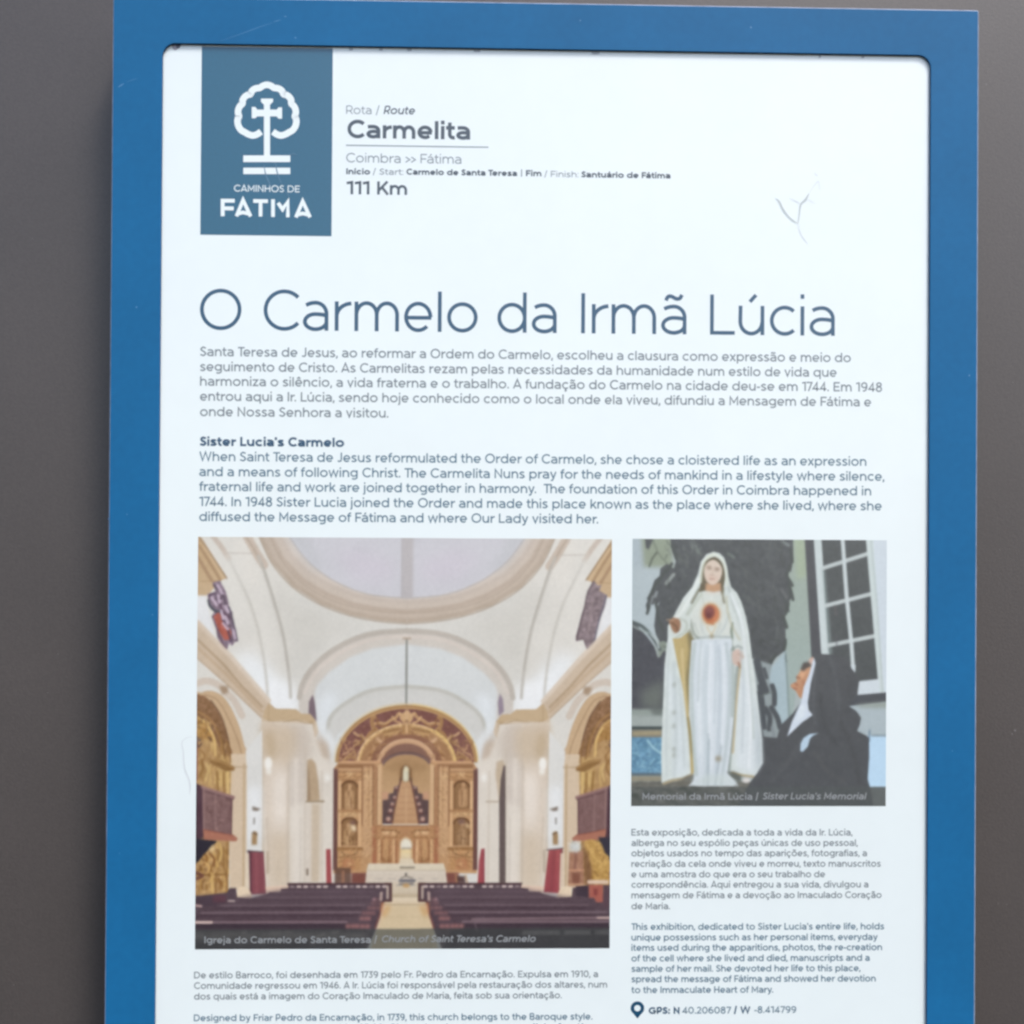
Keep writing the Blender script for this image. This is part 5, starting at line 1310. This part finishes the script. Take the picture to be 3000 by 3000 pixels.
para('paragraph', [
    ('Esta exposição, dedicada a toda a vida da Ir. Lúcia,', 2497.3, 2448.5, 2447),
    ('alberga no seu espólio peças únicas de uso pessoal,', 2512.7, 2479.2, 2477.6),
    ('objetos usados no tempo das aparições, fotografias, a', 2539.7, 2509.5, 2507.6),
    ('recriação da cela onde viveu e morreu, texto manuscritos', 2580.3, 2540.5, 2538.4),
    ('e uma amostra do que era o seu trabalho de', 2417, 2571, 2569.5),
    ('correspondência. Aqui entregou a sua vida, divulgou a', 2544, 2601.5, 2599),
    ('mensagem de Fátima e a devoção ao Imaculado Coração', 2582.6, 2632.5, 2630),
    ('de Maria.', 1963, 2664, 2663.5)], 1849.8, GREY, 19.5, .15, 'small grey Portuguese paragraph beneath the statue photograph', 0)
para('paragraph', [
    ("This exhibition, dedicated to Sister Lucia's entire life, holds", 2590.5, 2725.6, 2721.5),
    ('unique possessions such as her personal items, everyday', 2571, 2756.8, 2752.5),
    ('items used during the apparitions, photos, the re-creation', 2584, 2787, 2782.5),
    ('of the cell where she lived and died, manuscripts and a', 2547.7, 2818, 2813.5),
    ('sample of her mail. She devoted her life to this place,', 2520.7, 2848.5, 2844),
    ('spread the message of Fátima and showed her devotion', 2565.4, 2879, 2874),
    ('to the Immaculate Heart of Mary.', 2265, 2910, 2907.5)], 1849.8, TEAL_P, 19.5, .16, 'small teal English paragraph at the lower right', 0)
para('paragraph', [
    ('De estilo Barroco, foi desenhada em 1739 pelo Fr. Pedro da Encarnação. Expulsa em 1910, a', 1752, 2866.3, 2862.5),
    ('Comunidade regressou em 1946. A Ir. Lúcia foi responsável pela restauração dos altares, num', 1778.7, 2897.3, 2893),
    ('dos quais está a imagem do Coração Imaculado de Maria, feita sob sua orientação.', 1646, 2928.5, 2924.5)], 568.5, GREY, 19.5, .15, 'small grey Portuguese paragraph under the church photograph', 0)
para('paragraph', [
    ('Designed by Friar Pedro da Encarnação, in 1739, this church belongs to the Baroque style.', 1735.4, 2992, 2986.5),
    ('The Community returned in 1946. Sister Lucia was responsible for the', 1745, 3023, 3017)], 567.8, TEAL_P, 19.5, .16, 'small teal English paragraph at the bottom edge', 0)

# picture captions, printed over the photographs
p = Print(3)
set_line(p, [('Igreja do Carmelo de Santa Teresa /', .17, 0)], 599, 1105, 2763.5, 2762, 20)
set_line(p, [("Church of Saint Teresa's Carmelo", .17, .2)], 1117, 1568, 2761, 2758.5, 20)
p.build('caption', CAPT, 'pale caption on the church photograph')
p = Print(3)
set_line(p, [('Memorial da Irmã Lúcia /', .17, 0)], 1882, 2222, 2343.5, 2342.5, 20)
set_line(p, [("Sister Lucia's Memorial", .17, .2)], 2233, 2535, 2342.5, 2341.5, 20)
p.build('caption', CAPT, 'pale caption on the statue photograph')

# map pin and coordinates
p = Print()
def zr(x, y): return lay(1800 + x / 2.1467, 2380 + y / 2.1467)
ring = [(145 + 31.5 * math.cos(a), 1231 + 31.5 * math.sin(a)) for a in np.linspace(0, 2 * math.pi, 25)[:-1]]
p.ribbon([zr(*q) for q in ring], 23 / 2.1467 / 3625, closed=True)
p.poly([zr(106, 1248), zr(145, 1297), zr(184, 1248), zr(165, 1256), zr(145, 1262), zr(125, 1256)], dy=1e-5)
p.build('map_pin', TEAL, 'teal location pin')
run('lettering', TEAL, 'bold teal letters GPS: N', [('GPS: N', BD, 0)], 1900.2, 1991, 2970.5, 2969.8, 19.5)
run('lettering', TEAL, 'bold teal letter W', [('/ W', .2, 0)], 2149.5, 2198.5, 2968.5, 2968, 19.5)
run('lettering', TEAL_P, 'teal number 40.206087', [('40.206087', .15, 0)], 1998.5, 2141.5, 2969.7, 2968.7, 19.5)
run('lettering', TEAL_P, 'teal number -8.414799', [('-8.414799', .15, 0)], 2210, 2332.5, 2967.8, 2967, 19.5)

# logo block
def zl(x, y): return lay(250 + x / 2.415, y / 2.415)
p = Print()
x0 = (zl(821, 340)[0] + zl(816, 1660)[0]) / 2; x1 = (zl(1748, 345)[0] + zl(1745, 1672)[0]) / 2
z0 = (zl(816, 1660)[1] + zl(1745, 1672)[1]) / 2; z1 = lay(780, 139)[1]
p.poly([(x0, z0), (x1, z0), (x1, z1), (x0, z1)])
p.build('logo_block', LOGO, 'teal blue rectangle at the top of the sheet')
cxl = 1285
p = Print(2)
s = 1 / 2.415 / 3625
half = [(1243, 932), (1216, 950), (1186, 959), (1155, 951), (1130, 937), (1103, 921), (1084, 893), (1077, 862), (1080, 838), (1087, 824), (1081, 800), (1083, 775), (1095, 750), (1112, 733), (1114, 708), (1128, 686), (1148, 672), (1167, 667), (1178, 645), (1196, 630), (1217, 624), (1235, 622), (1256, 608), (1285, 600)]
full = catmull(half + [(2 * cxl - x, y) for x, y in half[-2::-1]], 4)
p.ribbon([zl(*q) for q in full], 46 * s)
def bar(x0, y0, x1, y1, dy=0): p.poly([zl(x0, y1), zl(x1, y1), zl(x1, y0), zl(x0, y0)], dy)
bar(1264, 735, 1307, 1110, 1e-5)
bar(1243, 698, 1328, 722, 2e-5)
p.poly([zl(1243, 720), zl(1264, 742), zl(1307, 742), zl(1328, 720)], 3e-5)
bar(1200, 776, 1372, 824, 4e-5)
bar(1178, 757, 1204, 837, 2e-5); bar(1366, 760, 1392, 840, 2e-5)
p.poly([zl(1203, 757), zl(1218, 778), zl(1218, 822), zl(1203, 837)], 5e-5)
p.poly([zl(1367, 760), zl(1352, 779), zl(1352, 822), zl(1367, 840)], 5e-5)
bar(1118, 1100, 1450, 1147, 1.5e-5); bar(1118, 1187, 1450, 1232)
# lettering of the logo
set_line(p, [('CAMINHOS DE', .13, 0)], 250 + 1052 / 2.415, 250 + 1517 / 2.415, 1354 / 2.415, 1362 / 2.415, 19.5)
def strokes(L, w):
    for q, st in enumerate(L): p.ribbon([zl(*u) for u in st], w * s, dy=q * 8e-6)
strokes([[(972, 1530), (972, 1420), (1057, 1421)], [(972, 1474), (1050, 1475)]], 27)
strokes([[(1070, 1530), (1116, 1416), (1170, 1532)], [(1080, 1512), (1116, 1503), (1156, 1513)]], 26)
strokes([[(1188, 1422), (1292, 1424)], [(1240, 1424), (1240, 1532)]], 26)
strokes([[(1328, 1410), (1328, 1535)], [(1364, 1436), (1396, 1482), (1433, 1428), (1433, 1537)]], 26)
strokes([[(1490, 1538), (1538, 1424), (1590, 1538)], [(1500, 1520), (1538, 1510), (1578, 1520)]], 26)
p.build('logo', WHITE, 'white tree and cross emblem with letters on the teal block')

# ---------------------------------------------------------------- wear
SCR = ink_mat('grey_scratch', (192, 203, 204)); SCR2 = ink_mat('faint_scratch', (226, 235, 239)); DIRT = ink_mat('dark_dirt', (52, 46, 66)); DIRT2 = ink_mat('grey_dirt', (150, 146, 156))
def zs(x, y): return lay(2200 + x / 2.415, y / 2.415)
def px(n): return n / 3625.0
p = Print(2)
p.ribbon([zs(*q) for q in catmull([(172, 1404), (198, 1425), (225, 1480), (262, 1530), (298, 1562), (333, 1582)], 5)], [px(1), px(5), px(6), px(5), px(5), px(1)])
p.ribbon([zs(*q) for q in catmull([(333, 1580), (340, 1530), (352, 1450), (385, 1415), (410, 1370)], 5)], [px(2), px(3), px(5), px(7), px(2)], dy=1e-5)
p.build('scratch', SCR, 'grey forked scratch at the upper right of the sheet')
for L, w in (([(275, 1405), (320, 1425), (352, 1445)], 3), ([(410, 1370), (450, 1310), (478, 1285), (486, 1345)], 2.5), ([(450, 1225), (470, 1248)], 4), ([(333, 1580), (350, 1650), (400, 1725)], 3), ([(400, 1410), (450, 1440)], 2.5)):
    p = Print(2)
    p.ribbon([zs(*q) for q in catmull(L, 5)], [px(w * .4), px(w), px(w * .4)])
    p.build('scratch', SCR2, 'faint short crease at the upper right of the sheet')
p = Print(2)
def zc(x, y): return lay(400 + x / 3.863, 2000 + y / 3.863)
p.ribbon([zc(*q) for q in catmull([(630, 612), (575, 622), (525, 655), (515, 700), (530, 780), (535, 880), (548, 980), (580, 1060), (600, 1120), (608, 1190), (600, 1265)], 5)], [px(.6), px(1.4), px(2), px(2.4), px(3), px(3.4), px(4), px(4.5), px(4.5), px(4), px(1)])
p.build('scratch', SCR2, 'faint long crease left of the church photograph')
for L, w in (([(1310, 1150), (1345, 1155), (1355, 1210), (1375, 1270), (1390, 1300)], 8), ([(1240, 880), (1248, 905)], 4), ([(1265, 1160), (1275, 1230), (1305, 1300), (1310, 1325)], 9), ([(1440, 1095), (1475, 1088), (1500, 1096)], 6), ([(1400, 1340), (1430, 1370), (1445, 1400)], 6)):
    p = Print(4)
    p.ribbon([zl(*q) for q in catmull(L, 4)], [w * s * .4, w * s, w * s * .3])
    p.build('scratch', ink_mat('logo_scratch', (88, 130, 156)), 'pale scratch across the logo block')
p = Print(5)
def zt_(x, y): return lay(440 + x / 9.66, 102 + y / 9.66)
p.poly([zt_(*q) for q in catmull([(745, 230), (860, 230), (868, 300), (835, 365), (780, 385), (740, 340)], 4, closed=True)])
p.build('dirt_spot', DIRT, 'dark dirt caught in the top left corner')
p = Print(4)
p.poly([zt_(*q) for q in catmull([(640, 270), (760, 290), (790, 380), (745, 425), (680, 425), (620, 360)], 4, closed=True)])
p.build('dirt_spot', DIRT2, 'grey smudge beside the dark dirt')
# ragged nicks along the upper edge of the print
p = Print(4)
r = np.random.default_rng(12)
zt0 = IZ1 - 0.0019
for nx_ in (1030, 1118, 1200, 1395, 1740, 2405, 2530):
    x = lay(nx_, 150)[0] - .002; w = r.uniform(.002, .007); d = r.uniform(.0002, .0007)
    p.poly([(x, zt0), (x + w * .3, zt0 - d), (x + w * .7, zt0 - d * .7), (x + w, zt0), (x + w, zt0 + .0015), (x, zt0 + .0015)])
p.build('chipped_edge', ink_mat('chip', (176, 186, 194)), 'small chips along the top edge of the print')['kind'] = 'stuff'
# fine scratches and specks on the blue frame
fr = Print(0); fr.y = -0.00005
def zb(x, y): return pt(250 + x / 2.415, y / 2.415)
for L, w in (([(955, 290), (1100, 240), (1250, 185), (1330, 160)], 1.6), ([(1330, 155), (1385, 140)], 2.2), ([(230, 618), (275, 590)], 4), ([(290, 580), (370, 555)], 1.2), ([(1405, 115), (1425, 118)], 3), ([(1480, 265), (1495, 270)], 4)):
    fr.ribbon([zb(*q) for q in catmull(L, 4)], [px(w * .3), px(w), px(w * .3)])
for x, y in ((372, 1507), (447, 1801), (318, 1520), (2840, 1100), (2790, 2200), (350, 2500), (1700, 60), (2200, 80), (400, 900)):
    a, b2 = pt(x, y); q = r.uniform(.0003, .0007)
    fr.poly([(a + q * math.cos(t), b2 + q * math.sin(t) * 1.2) for t in np.linspace(0, 6.28, 7)[:-1]])
o = link('wear_marks', mesh_of('wear_marks', fr.V, fr.F), ink_mat('blue_scratch', (72, 134, 184)), next(ch for ch in sign.children if ch.name.startswith('frame')), 'fine pale scratches on the blue frame')
o['kind'] = 'stuff'

# small pale chips in the wall paint
wk = Print(0)
def wall_y(x, z): return WALL_Y + 0.0006 * math.sin(2.1 * x + 1) * math.cos(1.7 * z)
r = np.random.default_rng(5)
spots = [(2974, 2140, 3.2), (2966, 2150, 1.6), (2968, 1120, 1.2), (40, 2885, 1.6), (170, 1916, 1.3), (140, 2030, 1.1), (2890, 247, 1.4), (95, 700, 1.0), (2930, 1610, 1.2), (60, 1440, .9), (2950, 2650, 1.2), (2925, 2648, 1.6)]
for x, y, q in spots:
    a, b2 = pt(x, y, WALL_Y); q = q / 3625.0
    b = len(wk.V); k = 7
    for t_ in range(k):
        an = 2 * math.pi * t_ / k
        wk.V.append((a + q * r.uniform(.6, 1.3) * math.cos(an), wall_y(a, b2) - 0.00015, b2 + q * r.uniform(.6, 1.3) * math.sin(an)))
    wk.F.append(tuple(range(b, b + k)))
o = link('paint_chips', mesh_of('paint_chips', wk.V, wk.F), ink_mat('pale_chip', (140, 138, 140)), wall)
o['kind'] = 'stuff'
